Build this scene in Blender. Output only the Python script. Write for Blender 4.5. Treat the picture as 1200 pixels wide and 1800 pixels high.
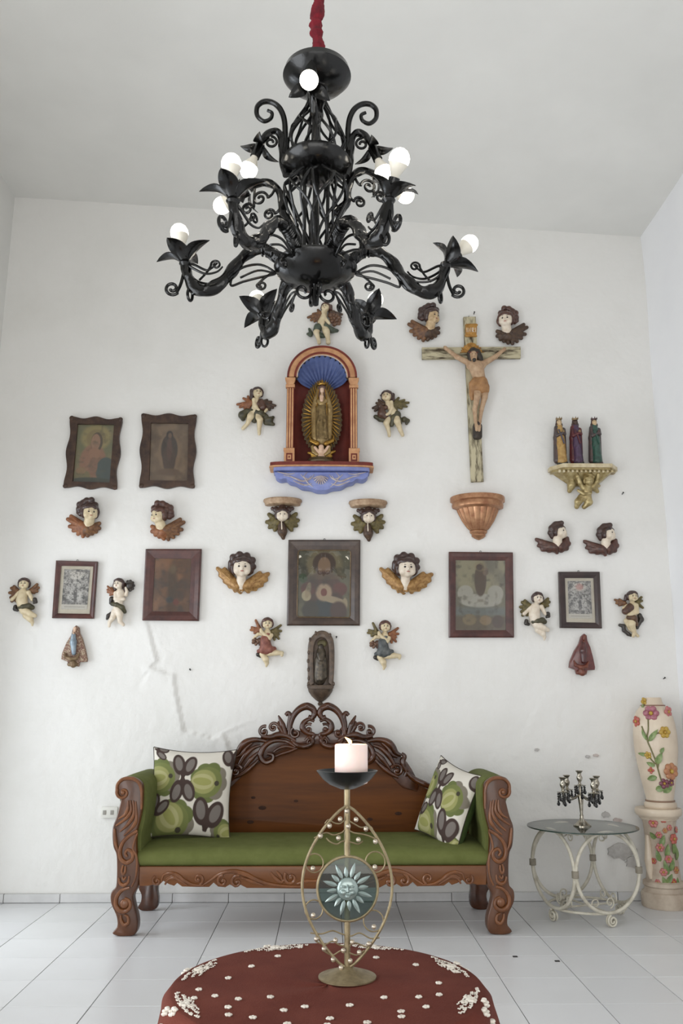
import bpy, bmesh, math, random
import numpy as np
from mathutils import Vector, Matrix

random.seed(7); RNG = np.random.default_rng(11)
PI = math.pi
for o in list(bpy.data.objects): bpy.data.objects.remove(o)
SC = bpy.context.scene; COL = SC.collection

# ------------------------------------------------------------------ camera
FPX = 1500.0; CAMH = 1.25
PITCH = math.atan(341/FPX); YAW = math.atan(25*math.cos(PITCH)/FPX)
cam_d = bpy.data.cameras.new('camera'); cam = bpy.data.objects.new('camera', cam_d); COL.objects.link(cam)
cam.location = (0, 0, CAMH); cam.rotation_euler = (PI/2+PITCH, 0, -YAW)
cam_d.sensor_fit = 'VERTICAL'; cam_d.sensor_height = 36.0; cam_d.sensor_width = 24.0
cam_d.lens = FPX/1800*36.0; cam_d.clip_start = 0.02; cam_d.clip_end = 100
SC.camera = cam
CAMR = np.array(cam.rotation_euler.to_matrix())
CAML = np.array([0, 0, CAMH])
def ray(px, py): return CAMR @ np.array([(px-600)/FPX, -(py-900)/FPX, -1.0])
def P(px, py, Y):            # where the sight line through a photo point meets the upright plane at distance Y
    d = ray(px, py); return CAML + d*(Y/d[1])
def PZ(px, py, Z):
    d = ray(px, py); return CAML + d*((Z-CAMH)/d[2])

# ------------------------------------------------------------------ world, daylight, exposure
w = bpy.data.worlds.new('daylight_world'); SC.world = w; w.use_nodes = True
bg = w.node_tree.nodes['Background']; bg.inputs[0].default_value = (0.86, 0.93, 1.0, 1); bg.inputs[1].default_value = 1.0
SC.view_settings.view_transform = 'Standard'; SC.view_settings.look = 'None'
SC.view_settings.gamma = 1.0; SC.view_settings.use_curve_mapping = False
SC.view_settings.exposure = 0.26
WY = float(PZ(560, 1585, 0)[1])                       # the back wall
LX = float(P(25, 345, WY)[0]); RX = float(P(1168, 900, WY)[0])
ZL = float(P(25, 345, WY)[2]); ZR = float(P(1127, 415, WY)[2]); BY = -1.2
def area(name, loc, rot, sx, sy, power, color):
    l = bpy.data.lights.new(name, 'AREA'); l.shape = 'RECTANGLE'; l.size = sx; l.size_y = sy
    l.energy = power; l.color = color
    o = bpy.data.objects.new(name, l); COL.objects.link(o); o.location = loc; o.rotation_euler = rot
    return o
# daylight entering by the tall doorway in the left wall and by the wide opening behind the camera
DOOR_Y0, DOOR_Y1, DOOR_Z1 = 4.3, 5.65, 2.6
area('doorway_daylight', (LX-1.3, (DOOR_Y0+DOOR_Y1)/2, DOOR_Z1/2+.2), (0, -PI/2, 0), DOOR_Z1, 2.4, 76, (0.88, 0.94, 1.0))
FILL_Y0, FILL_Y1, FILL_Z1 = 0.2, 2.5, 2.9
area('added_front_fill', (LX-0.12, (FILL_Y0+FILL_Y1)/2, FILL_Z1/2), (0, -PI/2, 0), FILL_Z1-.1, FILL_Y1-FILL_Y0-.1, 75, (0.94, 0.97, 1.0))  # fill lamp in an added, unseen opening, brightens the right wall
REAR_X0, REAR_X1, REAR_Z1 = -1.8, 1.6, 2.3
area('rear_daylight', ((REAR_X0+REAR_X1)/2, BY-0.1, REAR_Z1/2+0.1), (PI/2, 0, 0), REAR_X1-REAR_X0, REAR_Z1-0.2, 52, (1.0, 0.96, 0.90))

# ------------------------------------------------------------------ materials
def lin(c):
    return tuple(((v/255)/12.92 if v/255 <= 0.04045 else ((v/255+0.055)/1.055)**2.4) for v in c)
def mat(name, c1, c2=None, rough=0.5, metal=0.0, scale=8.0, bump=0.0, bscale=None, detail=4.0, lo=0.35, hi=0.65,
        stretch=None, coat=0.0, emis=None, estr=0.0, spec=0.5, sss=0.0, rvar=0.0):
    m = bpy.data.materials.new(name); m.use_nodes = True
    nt = m.node_tree; b = nt.nodes['Principled BSDF']
    b.inputs['Roughness'].default_value = rough; b.inputs['Metallic'].default_value = metal
    b.inputs['Specular IOR Level'].default_value = spec; b.inputs['Coat Weight'].default_value = coat
    b.inputs['Coat Roughness'].default_value = 0.12
    if sss: b.inputs['Subsurface Weight'].default_value = sss; b.inputs['Subsurface Radius'].default_value = (0.02, 0.01, 0.006)
    l1 = lin(c1)+(1,)
    b.inputs['Base Color'].default_value = l1
    if emis is not None:
        b.inputs['Emission Color'].default_value = tuple(emis)+(1,); b.inputs['Emission Strength'].default_value = estr
    if c2 is not None or bump:
        tc = nt.nodes.new('ShaderNodeTexCoord'); mp = nt.nodes.new('ShaderNodeMapping')
        if stretch: mp.inputs['Scale'].default_value = stretch
        nt.links.new(tc.outputs['Object'], mp.inputs[0])
    if c2 is not None:
        n = nt.nodes.new('ShaderNodeTexNoise'); n.inputs['Scale'].default_value = scale; n.inputs['Detail'].default_value = detail
        n.inputs['Roughness'].default_value = 0.6
        r = nt.nodes.new('ShaderNodeValToRGB'); r.color_ramp.elements[0].position = lo; r.color_ramp.elements[1].position = hi
        r.color_ramp.elements[0].color = l1; r.color_ramp.elements[1].color = lin(c2)+(1,)
        nt.links.new(mp.outputs[0], n.inputs[0]); nt.links.new(n.outputs[0], r.inputs[0]); nt.links.new(r.outputs[0], b.inputs['Base Color'])
        if rvar:
            mr = nt.nodes.new('ShaderNodeMapRange'); mr.inputs[3].default_value = max(0, rough-rvar); mr.inputs[4].default_value = min(1, rough+rvar)
            nt.links.new(n.outputs[0], mr.inputs[0]); nt.links.new(mr.outputs[0], b.inputs['Roughness'])
    if bump:
        n2 = nt.nodes.new('ShaderNodeTexNoise'); n2.inputs['Scale'].default_value = bscale or scale*4; n2.inputs['Detail'].default_value = 5
        bp = nt.nodes.new('ShaderNodeBump'); bp.inputs['Strength'].default_value = bump; bp.inputs['Distance'].default_value = 0.01
        nt.links.new(mp.outputs[0], n2.inputs[0]); nt.links.new(n2.outputs[0], bp.inputs['Height']); nt.links.new(bp.outputs[0], b.inputs['Normal'])
    return m
def paint_mat(name, rough=0.6, coat=0.0, bump=0.0):         # printed or painted colours stored on the mesh
    m = mat(name, (200, 200, 200), rough=rough, coat=coat, bump=bump, bscale=300)
    nt = m.node_tree; a = nt.nodes.new('ShaderNodeVertexColor'); a.layer_name = 'paint'
    nt.links.new(a.outputs[0], nt.nodes['Principled BSDF'].inputs['Base Color'])
    return m
def glass_mat(name, tint=(255, 255, 255), ior=1.45):        # a thin pane: mostly clear, mirror-like towards grazing angles
    m = bpy.data.materials.new(name); m.use_nodes = True; nt = m.node_tree
    for n in list(nt.nodes): nt.nodes.remove(n)
    out = nt.nodes.new('ShaderNodeOutputMaterial'); mix = nt.nodes.new('ShaderNodeMixShader')
    tr = nt.nodes.new('ShaderNodeBsdfTransparent'); tr.inputs[0].default_value = lin(tint)+(1,)
    gl = nt.nodes.new('ShaderNodeBsdfGlossy'); gl.inputs['Roughness'].default_value = 0.01
    f0 = ((ior-1)/(ior+1))**2; lw = nt.nodes.new('ShaderNodeLayerWeight'); lw.inputs[0].default_value = .5
    pw = nt.nodes.new('ShaderNodeMath'); pw.operation = 'POWER'; pw.inputs[1].default_value = 5
    ma = nt.nodes.new('ShaderNodeMath'); ma.operation = 'MULTIPLY_ADD'; ma.inputs[1].default_value = 1-f0; ma.inputs[2].default_value = f0
    nt.links.new(lw.outputs['Facing'], pw.inputs[0]); nt.links.new(pw.outputs[0], ma.inputs[0]); nt.links.new(ma.outputs[0], mix.inputs[0]); nt.links.new(tr.outputs[0], mix.inputs[1]); nt.links.new(gl.outputs[0], mix.inputs[2])
    nt.links.new(mix.outputs[0], out.inputs[0])
    return m

# ------------------------------------------------------------------ objects and their tags
ORG = {}
def tag(o, label, cat=None, group=None, kind=None):
    o['label'] = label
    if cat: o['category'] = cat
    if group: o['group'] = group
    if kind: o['kind'] = kind
    return o
def thing(name, label, cat, loc=(0, 0, 0), group=None):
    o = bpy.data.objects.new(name, None); COL.objects.link(o); o.location = Vector([float(v) for v in loc])
    o.empty_display_size = 0.05; ORG[o] = np.array([float(v) for v in loc])
    return tag(o, label, cat, group)
def mesh_obj(name, verts, faces, m, parent=None, smooth=True, label=None, colors=None, autosmooth=None):
    org = ORG[parent] if parent is not None else np.zeros(3)
    me = bpy.data.meshes.new(name)
    v = np.asarray(verts, dtype=float).reshape(-1, 3) - org
    me.from_pydata(v.tolist(), [], [list(map(int, f)) for f in faces])
    if m is not None: me.materials.append(m)
    if smooth:
        me.polygons.foreach_set('use_smooth', [True]*len(me.polygons))
        if autosmooth: me.set_sharp_from_angle(angle=math.radians(autosmooth))
    if colors is not None:
        at = me.color_attributes.new('paint', 'FLOAT_COLOR', 'POINT')
        c = np.ones((len(v), 4)); c[:, :3] = colors; at.data.foreach_set('color', c.ravel())
    me.update()
    o = bpy.data.objects.new(name, me); COL.objects.link(o)
    if parent is not None: o.parent = parent
    ORG[o] = org
    if label: o['label'] = label
    return o
def copy_tree(o, loc=None, parent=None):
    c = o.copy(); COL.objects.link(c); c.parent = parent
    if loc is not None: c.location = loc
    for ch in o.children: copy_tree(ch, None, c)
    return c

# ------------------------------------------------------------------ mesh builder
def V(*a): return np.array(a, dtype=float)
def nrm(v): return v/(np.linalg.norm(v)+1e-12)
def catmull(pts, n=8, closed=False):
    pts = [np.asarray(p, float) for p in pts]; N = len(pts); out = []
    for i in range(N if closed else N-1):
        if closed: p0, p1, p2, p3 = pts[i-1], pts[i], pts[(i+1) % N], pts[(i+2) % N]
        else: p0, p1, p2, p3 = pts[max(i-1, 0)], pts[i], pts[i+1], pts[min(i+2, N-1)]
        for t in np.arange(n)/n:
            out.append(0.5*((2*p1)+(-p0+p2)*t+(2*p0-5*p1+4*p2-p3)*t*t+(-p0+3*p1-3*p2+p3)*t**3))
    if not closed: out.append(pts[-1])
    return out
class MB:
    def __init__(self): self.v = []; self.f = []; self.n = 0
    def add(self, verts, faces):
        verts = np.asarray(verts, float).reshape(-1, 3)
        self.v.append(verts); k = self.n
        self.f += [[i+k for i in f] for f in faces]; self.n += len(verts); return self
    def box(self, lo, hi, bev=0.0):
        lo = V(*lo); hi = V(*hi)
        if bev <= 0:
            x0, y0, z0 = lo; x1, y1, z1 = hi
            v = [(x0, y0, z0), (x1, y0, z0), (x1, y1, z0), (x0, y1, z0), (x0, y0, z1), (x1, y0, z1), (x1, y1, z1), (x0, y1, z1)]
            return self.add(v, [(0, 3, 2, 1), (4, 5, 6, 7), (0, 1, 5, 4), (1, 2, 6, 5), (2, 3, 7, 6), (3, 0, 4, 7)])
        bm = bmesh.new(); bmesh.ops.create_cube(bm, size=1)
        for q in bm.verts: q.co = Vector(((lo+hi)/2 + V(*q.co)*(hi-lo)).tolist())
        bmesh.ops.bevel(bm, geom=bm.edges[:], offset=bev, segments=2, profile=0.5, affect='EDGES')
        return self.bm(bm)
    def bm(self, bm):
        bm.verts.ensure_lookup_table(); bm.verts.index_update()
        v = [tuple(q.co) for q in bm.verts]; f = [[q.index for q in g.verts] for g in bm.faces]; bm.free()
        return self.add(v, f)
    def tube(self, pts, r, seg=8, closed=False, twist=0.0, lobes=0, lamp=0.0, flat=None, cap=True):
        pts = np.asarray(pts, float); n = len(pts); r = np.broadcast_to(np.asarray(r, float), (n,))
        T = np.zeros_like(pts)
        if closed: T = np.roll(pts, -1, 0)-np.roll(pts, 1, 0)
        else: T[1:-1] = pts[2:]-pts[:-2]; T[0] = pts[1]-pts[0]; T[-1] = pts[-1]-pts[-2]
        T = T/(np.linalg.norm(T, axis=1, keepdims=True)+1e-12)
        a = V(0, 0, 1) if abs(T[0][2]) < 0.9 else V(1, 0, 0)
        if flat is not None: a = V(*flat)
        N = nrm(np.cross(T[0], a)); verts = []
        ang = np.arange(seg)/seg*2*PI; acc = 0
        for i in range(n):
            N = nrm(N-T[i]*np.dot(N, T[i])); B = np.cross(T[i], N)
            if i: acc += np.linalg.norm(pts[i]-pts[i-1])
            rr = r[i]*(1+lamp*np.cos(lobes*ang+twist*acc)) if lobes else np.full(seg, r[i])
            verts.append(pts[i]+np.outer(rr*np.cos(ang), N)+np.outer(rr*np.sin(ang), B))
        verts = np.concatenate(verts); f = []
        for i in range(n if closed else n-1):
            j = (i+1) % n
            for k in range(seg):
                k2 = (k+1) % seg; f.append((i*seg+k, i*seg+k2, j*seg+k2, j*seg+k))
        if not closed and cap:
            f.append(tuple(range(seg))[::-1]); f.append(tuple((n-1)*seg+k for k in range(seg)))
        return self.add(verts, f)
    def lathe(self, prof, c=(0, 0, 0), seg=24, flute=0, famp=0.0, frange=None, a0=0.0, a1=2*PI, axis='z'):
        full = abs(a1-a0-2*PI) < 1e-6; m = seg if full else seg+1
        ang = a0+(a1-a0)*np.arange(m)/seg; c = V(*c); v = []; f = []
        for i, (r, z) in enumerate(prof):
            rr = np.full(m, float(r))
            if flute and (frange is None or frange[0] <= i <= frange[1]): rr = rr*(1+famp*np.abs(np.cos(flute*ang/2)))
            v.append(np.stack([rr*np.cos(ang), rr*np.sin(ang), np.full(m, float(z))], 1))
        v = np.concatenate(v)
        if axis == 'y': v = np.stack([v[:, 0], -v[:, 2], v[:, 1]], 1)
        for i in range(len(prof)-1):
            for k in range(seg):
                k2 = (k+1) % m; f.append((i*m+k, i*m+k2, (i+1)*m+k2, (i+1)*m+k))
        if full:
            if prof[0][0] > 1e-5: f.append(tuple(range(m))[::-1])
            if prof[-1][0] > 1e-5: f.append(tuple((len(prof)-1)*m+k for k in range(m)))
        return self.add(v+c, f)
    def ell(self, c, r, seg=12, rings=8, R=None):
        c = V(*c); r = np.broadcast_to(np.asarray(r, float), (3,)); v = [(0, 0, 1)]; f = []
        for i in range(1, rings):
            t = PI*i/rings
            for k in range(seg):
                a = 2*PI*k/seg; v.append((math.sin(t)*math.cos(a), math.sin(t)*math.sin(a), math.cos(t)))
        v.append((0, 0, -1)); e = len(v)-1
        for k in range(seg):
            f.append((0, 1+k, 1+(k+1) % seg)); b = 1+(rings-2)*seg; f.append((e, b+(k+1) % seg, b+k))
        for i in range(rings-2):
            for k in range(seg):
                k2 = (k+1) % seg; p = 1+i*seg; f.append((p+k, p+seg+k, p+seg+k2, p+k2))
        v = np.array(v)*r
        if R is not None: v = v @ np.asarray(R).T
        return self.add(v+c, f)
    def prism(self, pts, dy, bev=0.0, bev_back=False):
        """closed outline (3-D points in an upright plane facing the viewer), thickened away from the viewer by dy"""
        pts = np.asarray(pts, float); n = len(pts)
        x, z = pts[:, 0], pts[:, 2]
        area_ = 0.5*np.sum(x*np.roll(z, -1)-np.roll(x, -1)*z)
        if area_ < 0: pts = pts[::-1].copy()
        fr = pts.copy(); rings = []
        if bev > 0:
            t = np.roll(pts, -1, 0)-np.roll(pts, 1, 0); t = t/(np.linalg.norm(t, axis=1, keepdims=True)+1e-9)
            inn = np.stack([-t[:, 2], np.zeros(n), t[:, 0]], 1)
            rings = [fr+inn*bev, fr+inn*bev*0.3+V(0, bev*0.3, 0), fr+V(0, bev, 0)]
        else: rings = [fr]
        rings.append(pts+V(0, dy, 0)); v = np.concatenate(rings); f = [tuple(range(n))]
        for i in range(len(rings)-1):
            for k in range(n):
                k2 = (k+1) % n; f.append((i*n+k, (i+1)*n+k, (i+1)*n+k2, i*n+k2))
        L = (len(rings)-1)*n; f.append(tuple(L+k for k in range(n))[::-1])
        return self.add(v, f)
    def leaf(self, p0, p1, up, w, th=0.004, curl=0.0, n=8, fold=0.25, tipcurl=0.0, shape=None):
        """thin pointed leaf from p0 to p1; up is the side it arches to"""
        p0 = V(*p0); p1 = V(*p1); d = p1-p0; L = np.linalg.norm(d); T = d/L; up = nrm(V(*up)-T*np.dot(up, T)); S = np.cross(T, up)
        top = []; bot = []
        for i in range(n+1):
            t = i/n; ww = w*(math.sin(PI*min(1, t**0.75))**0.8 if shape is None else shape(t)) + 1e-4
            c = p0+d*t+up*(curl*L*math.sin(PI*t)+tipcurl*L*t*t)
            row = [c-S*ww+up*fold*ww, c-S*ww*0.5+up*fold*ww*0.4, c, c+S*ww*0.5+up*fold*ww*0.4, c+S*ww+up*fold*ww]
            top += row; bot += [q-up*th for q in row]
        v = np.array(top+bot); f = []; M = 5*(n+1)
        for i in range(n):
            for k in range(4):
                a = i*5+k; f.append((a, a+1, a+6, a+5)); f.append((M+a, M+a+5, M+a+6, M+a+1))
            f.append((i*5, i*5+5, M+i*5+5, M+i*5)); f.append((i*5+4, M+i*5+4, M+i*5+9, i*5+9))
        f.append((0, M, M+1, 1)); f.append((1, M+1, M+2, 2)); f.append((2, M+2, M+3, 3)); f.append((3, M+3, M+4, 4))
        e = n*5
        for k in range(4): f.append((e+k, e+k+1, M+e+k+1, M+e+k))
        return self.add(v, f)
    def build(self, name, m, parent=None, smooth=True, label=None, autosmooth=40, fix=True):
        v = np.concatenate(self.v) if self.v else np.zeros((0, 3))
        o = mesh_obj(name, v, self.f, m, parent, smooth, label)
        me = o.data
        if fix:
            bm = bmesh.new(); bm.from_mesh(me); bmesh.ops.recalc_face_normals(bm, faces=bm.faces[:]); bm.to_mesh(me); bm.free()
        if smooth and autosmooth: me.set_sharp_from_angle(angle=math.radians(autosmooth))
        return o
def spiral(c, r0, r1, a0, a1, n=28, ux=(1, 0, 0), uz=(0, 0, 1)):
    c = V(*c); ux = V(*ux); uz = V(*uz); out = []
    for i in range(n+1):
        t = i/n; a = a0+(a1-a0)*t; r = r0+(r1-r0)*t
        out.append(c+ux*r*math.cos(a)+uz*r*math.sin(a))
    return out

# ------------------------------------------------------------------ soft sculpting: blended capsules and ellipsoids meshed as one skin
_CO = np.array([(i, j, k) for i in (0, 1) for j in (0, 1) for k in (0, 1)])
_ED = [(a, b) for a in range(8) for b in range(a+1, 8) if np.abs(_CO[a]-_CO[b]).sum() == 1]
def sculpt(prims, h, k, ymax=None):
    lo = np.full(3, 1e9); hi = -lo
    for p in prims:
        if p[0] == 'c': a, b, ra, rb = p[1:5]; R = max(ra, rb); lo = np.minimum(lo, np.minimum(a, b)-R); hi = np.maximum(hi, np.maximum(a, b)+R)
        else: R = float(np.max(p[2])); lo = np.minimum(lo, p[1]-R); hi = np.maximum(hi, p[1]+R)
    lo = lo-2.5*h-k*0.3; hi = hi+2.5*h+k*0.3
    if ymax is not None: hi[1] = min(hi[1], ymax+2*h)
    n = np.maximum(((hi-lo)/h).astype(int)+1, 4)
    g = [lo[i]+h*np.arange(n[i]) for i in range(3)]
    D = np.full(n, 1e3)
    for p in prims:
        # only work inside the box near this piece
        if p[0] == 'c': a, b, ra, rb = p[1:5]; R = max(ra, rb)+k+3*h; l = np.minimum(a, b)-R; u = np.maximum(a, b)+R
        else: R = float(np.max(p[2]))+k+3*h; l = p[1]-R; u = p[1]+R
        s = []
        for i in range(3):
            i0 = max(0, int((l[i]-lo[i])/h)); i1 = min(n[i], int((u[i]-lo[i])/h)+2); s.append(slice(i0, max(i1, i0)))
        if any(q.stop <= q.start for q in s): continue
        X, Yg, Z = np.meshgrid(g[0][s[0]], g[1][s[1]], g[2][s[2]], indexing='ij')
        Q = np.stack([X, Yg, Z], -1)
        if p[0] == 'c':
            ab = b-a; L2 = ab@ab+1e-12; t = np.clip(((Q-a)@ab)/L2, 0, 1)
            d = np.linalg.norm(Q-a-t[..., None]*ab, axis=-1)-(ra+(rb-ra)*t)
        else:
            q = Q-p[1]
            if len(p) > 3 and p[3] is not None: q = q @ np.asarray(p[3])
            r = np.broadcast_to(np.asarray(p[2], float), (3,))
            k0 = np.linalg.norm(q/r, axis=-1); k1 = np.linalg.norm(q/(r*r), axis=-1)+1e-9; d = k0*(k0-1)/k1
        c = D[tuple(s)]; hh = np.maximum(k-np.abs(c-d), 0)/max(k, 1e-9)
        D[tuple(s)] = np.minimum(c, d)-hh*hh*k*0.25
    if ymax is not None: D = np.maximum(D, (g[1]-ymax)[None, :, None])
    cv = np.stack([D[i:n[0]-1+i, j:n[1]-1+j, q:n[2]-1+q] for i, j, q in _CO], -1)
    neg = cv < 0; act = neg.any(-1) & ~neg.all(-1)
    idx = np.argwhere(act); cva = cv[act]; acc = np.zeros((len(idx), 3)); cnt = np.zeros(len(idx))
    for a, b in _ED:
        x = (cva[:, a] < 0) != (cva[:, b] < 0); den = np.where(x, cva[:, a]-cva[:, b], 1); t = np.where(x, cva[:, a]/den, 0)
        acc += np.where(x[:, None], _CO[a]+t[:, None]*(_CO[b]-_CO[a]), 0); cnt += x
    verts = lo+h*(idx+acc/np.maximum(cnt, 1)[:, None])
    im = np.full(act.shape, -1); im[act] = np.arange(len(idx)); faces = []
    sg = D < 0
    for ax in range(3):
        A = [slice(None)]*3; B = [slice(None)]*3; A[ax] = slice(0, n[ax]-1); B[ax] = slice(1, n[ax])
        ch = sg[tuple(A)] != sg[tuple(B)]; o1, o2 = [(1, 2), (2, 0), (0, 1)][ax]
        e = np.argwhere(ch); e = e[(e[:, o1] > 0) & (e[:, o2] > 0) & (e[:, o1] < n[o1]-1) & (e[:, o2] < n[o2]-1)]
        if not len(e): continue
        def gi(d1, d2):
            q = e.copy(); q[:, o1] -= d1; q[:, o2] -= d2; return im[q[:, 0], q[:, 1], q[:, 2]]
        F = np.stack([gi(1, 1), gi(0, 1), gi(0, 0), gi(1, 0)], 1)
        fl = ~sg[tuple(A)][e[:, 0]*0+e[:, 0], e[:, 1], e[:, 2]]
        F[fl] = F[fl][:, ::-1]; faces.append(F[(F >= 0).all(1)])
    return verts, (np.concatenate(faces) if faces else np.zeros((0, 4), int))
def sculpt_obj(name, prims, m, parent, h=0.0035, k=0.006, ymax=None, label=None):
    v, f = sculpt(prims, h, k, ymax); return mesh_obj(name, v, f, m, parent, True, label)
def cap(a, b, ra, rb=None): return ('c', np.asarray(a, float), np.asarray(b, float), ra, ra if rb is None else rb)
def ell(c, r, R=None): return ('e', np.asarray(c, float), np.broadcast_to(np.asarray(r, float), (3,)), R)
def chain(pts):             # [(point, radius), ...]
    if len(pts) == 1: return [ell(pts[0][0], pts[0][1])]
    return [cap(pts[i][0], pts[i+1][0], pts[i][1], pts[i+1][1]) for i in range(len(pts)-1)]

# ------------------------------------------------------------------ smooth random fields and painted pictures
def vnoise(x, y, seed, freq):
    r = np.random.default_rng(seed); G = r.random((64, 64)); x = x*freq; y = y*freq
    i = np.floor(x).astype(int); j = np.floor(y).astype(int); u = x-i; v = y-j; u = u*u*(3-2*u); v = v*v*(3-2*v)
    g = lambda a, b: G[a % 64, b % 64]
    return (g(i, j)*(1-u)+g(i+1, j)*u)*(1-v)+(g(i, j+1)*(1-u)+g(i+1, j+1)*u)*v
def fbm(x, y, seed, freq, oct=4):
    s = 0; a = 0.5
    for o in range(oct): s = s+a*vnoise(x, y, seed+o*17, freq*2**o); a *= 0.5
    return s
class Canvas:               # u to the right, v upward, both 0..1
    def __init__(self, nu, nv, base, asp, crisp=1.0):
        self.crisp = crisp
        self.u, self.v = np.meshgrid(np.linspace(0, 1, nu), np.linspace(0, 1, nv), indexing='ij'); self.asp = asp
        self.c = np.zeros((nu, nv, 3)); self.c[:] = lin(base)
    def mix(self, m, col): m = np.clip(m, 0, 1)[..., None]; self.c = self.c*(1-m)+np.array(lin(col))*m
    def ell(self, cx, cy, rx, ry, col, soft=0.15, rot=0.0, a=1.0):
        du = (self.u-cx); dv = (self.v-cy)*self.asp; ry = ry*self.asp; c, s = math.cos(rot), math.sin(rot)
        d = np.sqrt(((du*c+dv*s)/rx)**2+((-du*s+dv*c)/ry)**2); soft = soft*self.crisp; self.mix(a*np.clip((1-d)/soft+0.5, 0, 1), col); return self
    def rect(self, x0, y0, x1, y1, col, a=1.0, soft=0.02):
        m = np.clip((self.u-x0)/soft+.5, 0, 1)*np.clip((x1-self.u)/soft+.5, 0, 1)*np.clip((self.v-y0)/soft+.5, 0, 1)*np.clip((y1-self.v)/soft+.5, 0, 1)
        self.mix(a*m, col); return self
    def blotch(self, col, seed, freq, lo, hi, a=1.0, sx=1.0, sy=1.0):
        n = fbm(self.u*sx, self.v*self.asp*sy, seed, freq); self.mix(a*np.clip((n-lo)/(hi-lo), 0, 1), col); return self

# ================================================================== THE ROOM
M_WALL = mat('white_limewash', (233, 231, 227), (224, 222, 217), rough=0.85, scale=1.3, lo=0.45, hi=0.8, bump=0.45, bscale=22, detail=8, spec=0.2)
M_CEIL = mat('white_ceiling_paint', (230, 229, 225), (222, 221, 217), rough=0.9, scale=0.9, bump=0.12, bscale=14, spec=0.2)
M_TILE = [mat('white_floor_tile_%d' % i, c, (212, 212, 212), rough=0.3, scale=1.2, lo=0.3, hi=0.9)
          for i, c in enumerate([(222, 222, 223), (216, 216, 217), (226, 226, 226)])]
M_GROUT = mat('grey_grout', (120, 118, 114), (95, 93, 90), rough=0.9, scale=20)
M_SKIRT = mat('skirting_tile', (214, 213, 212), (200, 199, 198), rough=0.5, scale=5)

def struct(o, label): return tag(o, label, kind='structure')
# floor: slab with every tile laid on it
TX = [PZ(x, 1600, 0)[0] for x in (187, 292, 397, 805, 908, 1004)]
ks = [0, 1, 2, 6, 7, 8]; TS, T0 = np.polyfit(ks, TX, 1); TS = float(TS); T0 = float(T0)
TY0 = float(PZ(560, 1767, 0)[1]); GAP = 0.004
floor_o = struct(MB().box((LX-.3, BY-.3, -0.12), (RX+.3, WY+.2, -0.0035)).build('floor', M_GROUT, None, False), 'white square tiled floor with thin dark joints')
tile_mesh = {}
i0 = int(math.floor((LX-T0)/TS))-1; i1 = int(math.ceil((RX-T0)/TS))+1
rest = MB(); j = int(math.ceil((WY-TY0)/TS))
while TY0+(j+1)*TS > BY:
    ya = TY0+j*TS; yb = min(ya+TS, WY-0.001)
    for i in range(i0, i1):
        xa = max(T0+i*TS, LX+0.001); xb = min(T0+(i+1)*TS, RX-0.001)
        if xb-xa < 0.03 or yb-ya < 0.03: continue
        lo, hi = (xa+GAP/2, ya+GAP/2, -0.012), (xb-GAP/2, yb-GAP/2, 0.0)
        if ya > 2.9:
            key = (round(xb-xa, 3), round(yb-ya, 3), (i*7+j*3) % 3)
            if key not in tile_mesh:
                c = ((xa+xb)/2, (ya+yb)/2)
                t = MB().box((lo[0]-c[0], lo[1]-c[1], -.012), (hi[0]-c[0], hi[1]-c[1], 0), 0.0012).build('tile', M_TILE[key[2]], None, False)
                tile_mesh[key] = t.data; t.parent = floor_o
            else:
                t = bpy.data.objects.new('tile', tile_mesh[key]); COL.objects.link(t); t.parent = floor_o
            t.location = ((xa+xb)/2, (ya+yb)/2, random.uniform(-0.0006, 0.0004))
        else: rest.box(lo, hi)
    j -= 1
r = rest.build('tile_field', M_TILE[0], floor_o, False); r['kind'] = 'stuff'

# back wall with uneven limewash, a lifted plaster edge and small chips
gx = np.arange(LX-.15, RX+.16, 0.014); gz = np.arange(-0.01, max(ZL, ZR)+.25, 0.014)
GX, GZ = np.meshgrid(gx, gz, indexing='ij')
low = np.clip(1.25-(GZ-0.2)/2.4, 0.25, 1)
H = 0.006*(fbm(GX, GZ, 3, 1.7, 3)*2-0.9)*1.0 + 0.0045*np.abs(fbm(GX, GZ, 9, 6, 3)-0.47)*low*3 + 0.0026*fbm(GX, GZ, 31, 22, 2)*low
def crack(H, pts, height, fall):
    pl = [P(x, y, WY) for x, y in pts]; best = np.full(GX.shape, 1e9); side = np.zeros(GX.shape)
    for a, b in zip(pl[:-1], pl[1:]):
        ax, az, bx, bz = a[0], a[2], b[0], b[2]; L2 = (bx-ax)**2+(bz-az)**2
        t = np.clip(((GX-ax)*(bx-ax)+(GZ-az)*(bz-az))/L2, 0, 1)
        d = np.hypot(GX-ax-t*(bx-ax), GZ-az-t*(bz-az)); s = (bx-ax)*(GZ-az)-(bz-az)*(GX-ax)
        u = d < best; best = np.where(u, d, best); side = np.where(u, s, side)
    return H+np.where(side < 0, height*np.exp(-best/fall), 0)
H = crack(H, [(262, 1110), (275, 1160), (265, 1172), (290, 1183), (305, 1185), (308, 1215), (318, 1262), (322, 1285), (345, 1290), (372, 1298), (392, 1288), (402, 1315), (408, 1345)], 0.016, 0.10)
H = crack(H, [(262, 1172), (282, 1182), (290, 1150), (270, 1120)], 0.005, 0.03)
H = crack(H, [(48, 1110), (62, 1122), (58, 1140)], 0.006, 0.03)
H = crack(H, [(920, 1290), (935, 1260), (955, 1225), (1000, 1200), (1060, 1210)], 0.004, 0.08)
H = crack(H, [(10, 1180), (4, 1120), (2, 1080)], 0.005, 0.05)
rch = np.random.default_rng(5)
for _ in range(170):         # small chips and drips of paint
    cx, cz = rch.uniform(LX, RX), 0.1+2.6*rch.random()**1.5; rr = rch.uniform(.008, .03); e = rch.uniform(.5, 2.5)
    H += rch.uniform(-0.006, 0.006)*np.exp(-(((GX-cx)/rr)**2+((GZ-cz)/(rr*e))**2))
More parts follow.
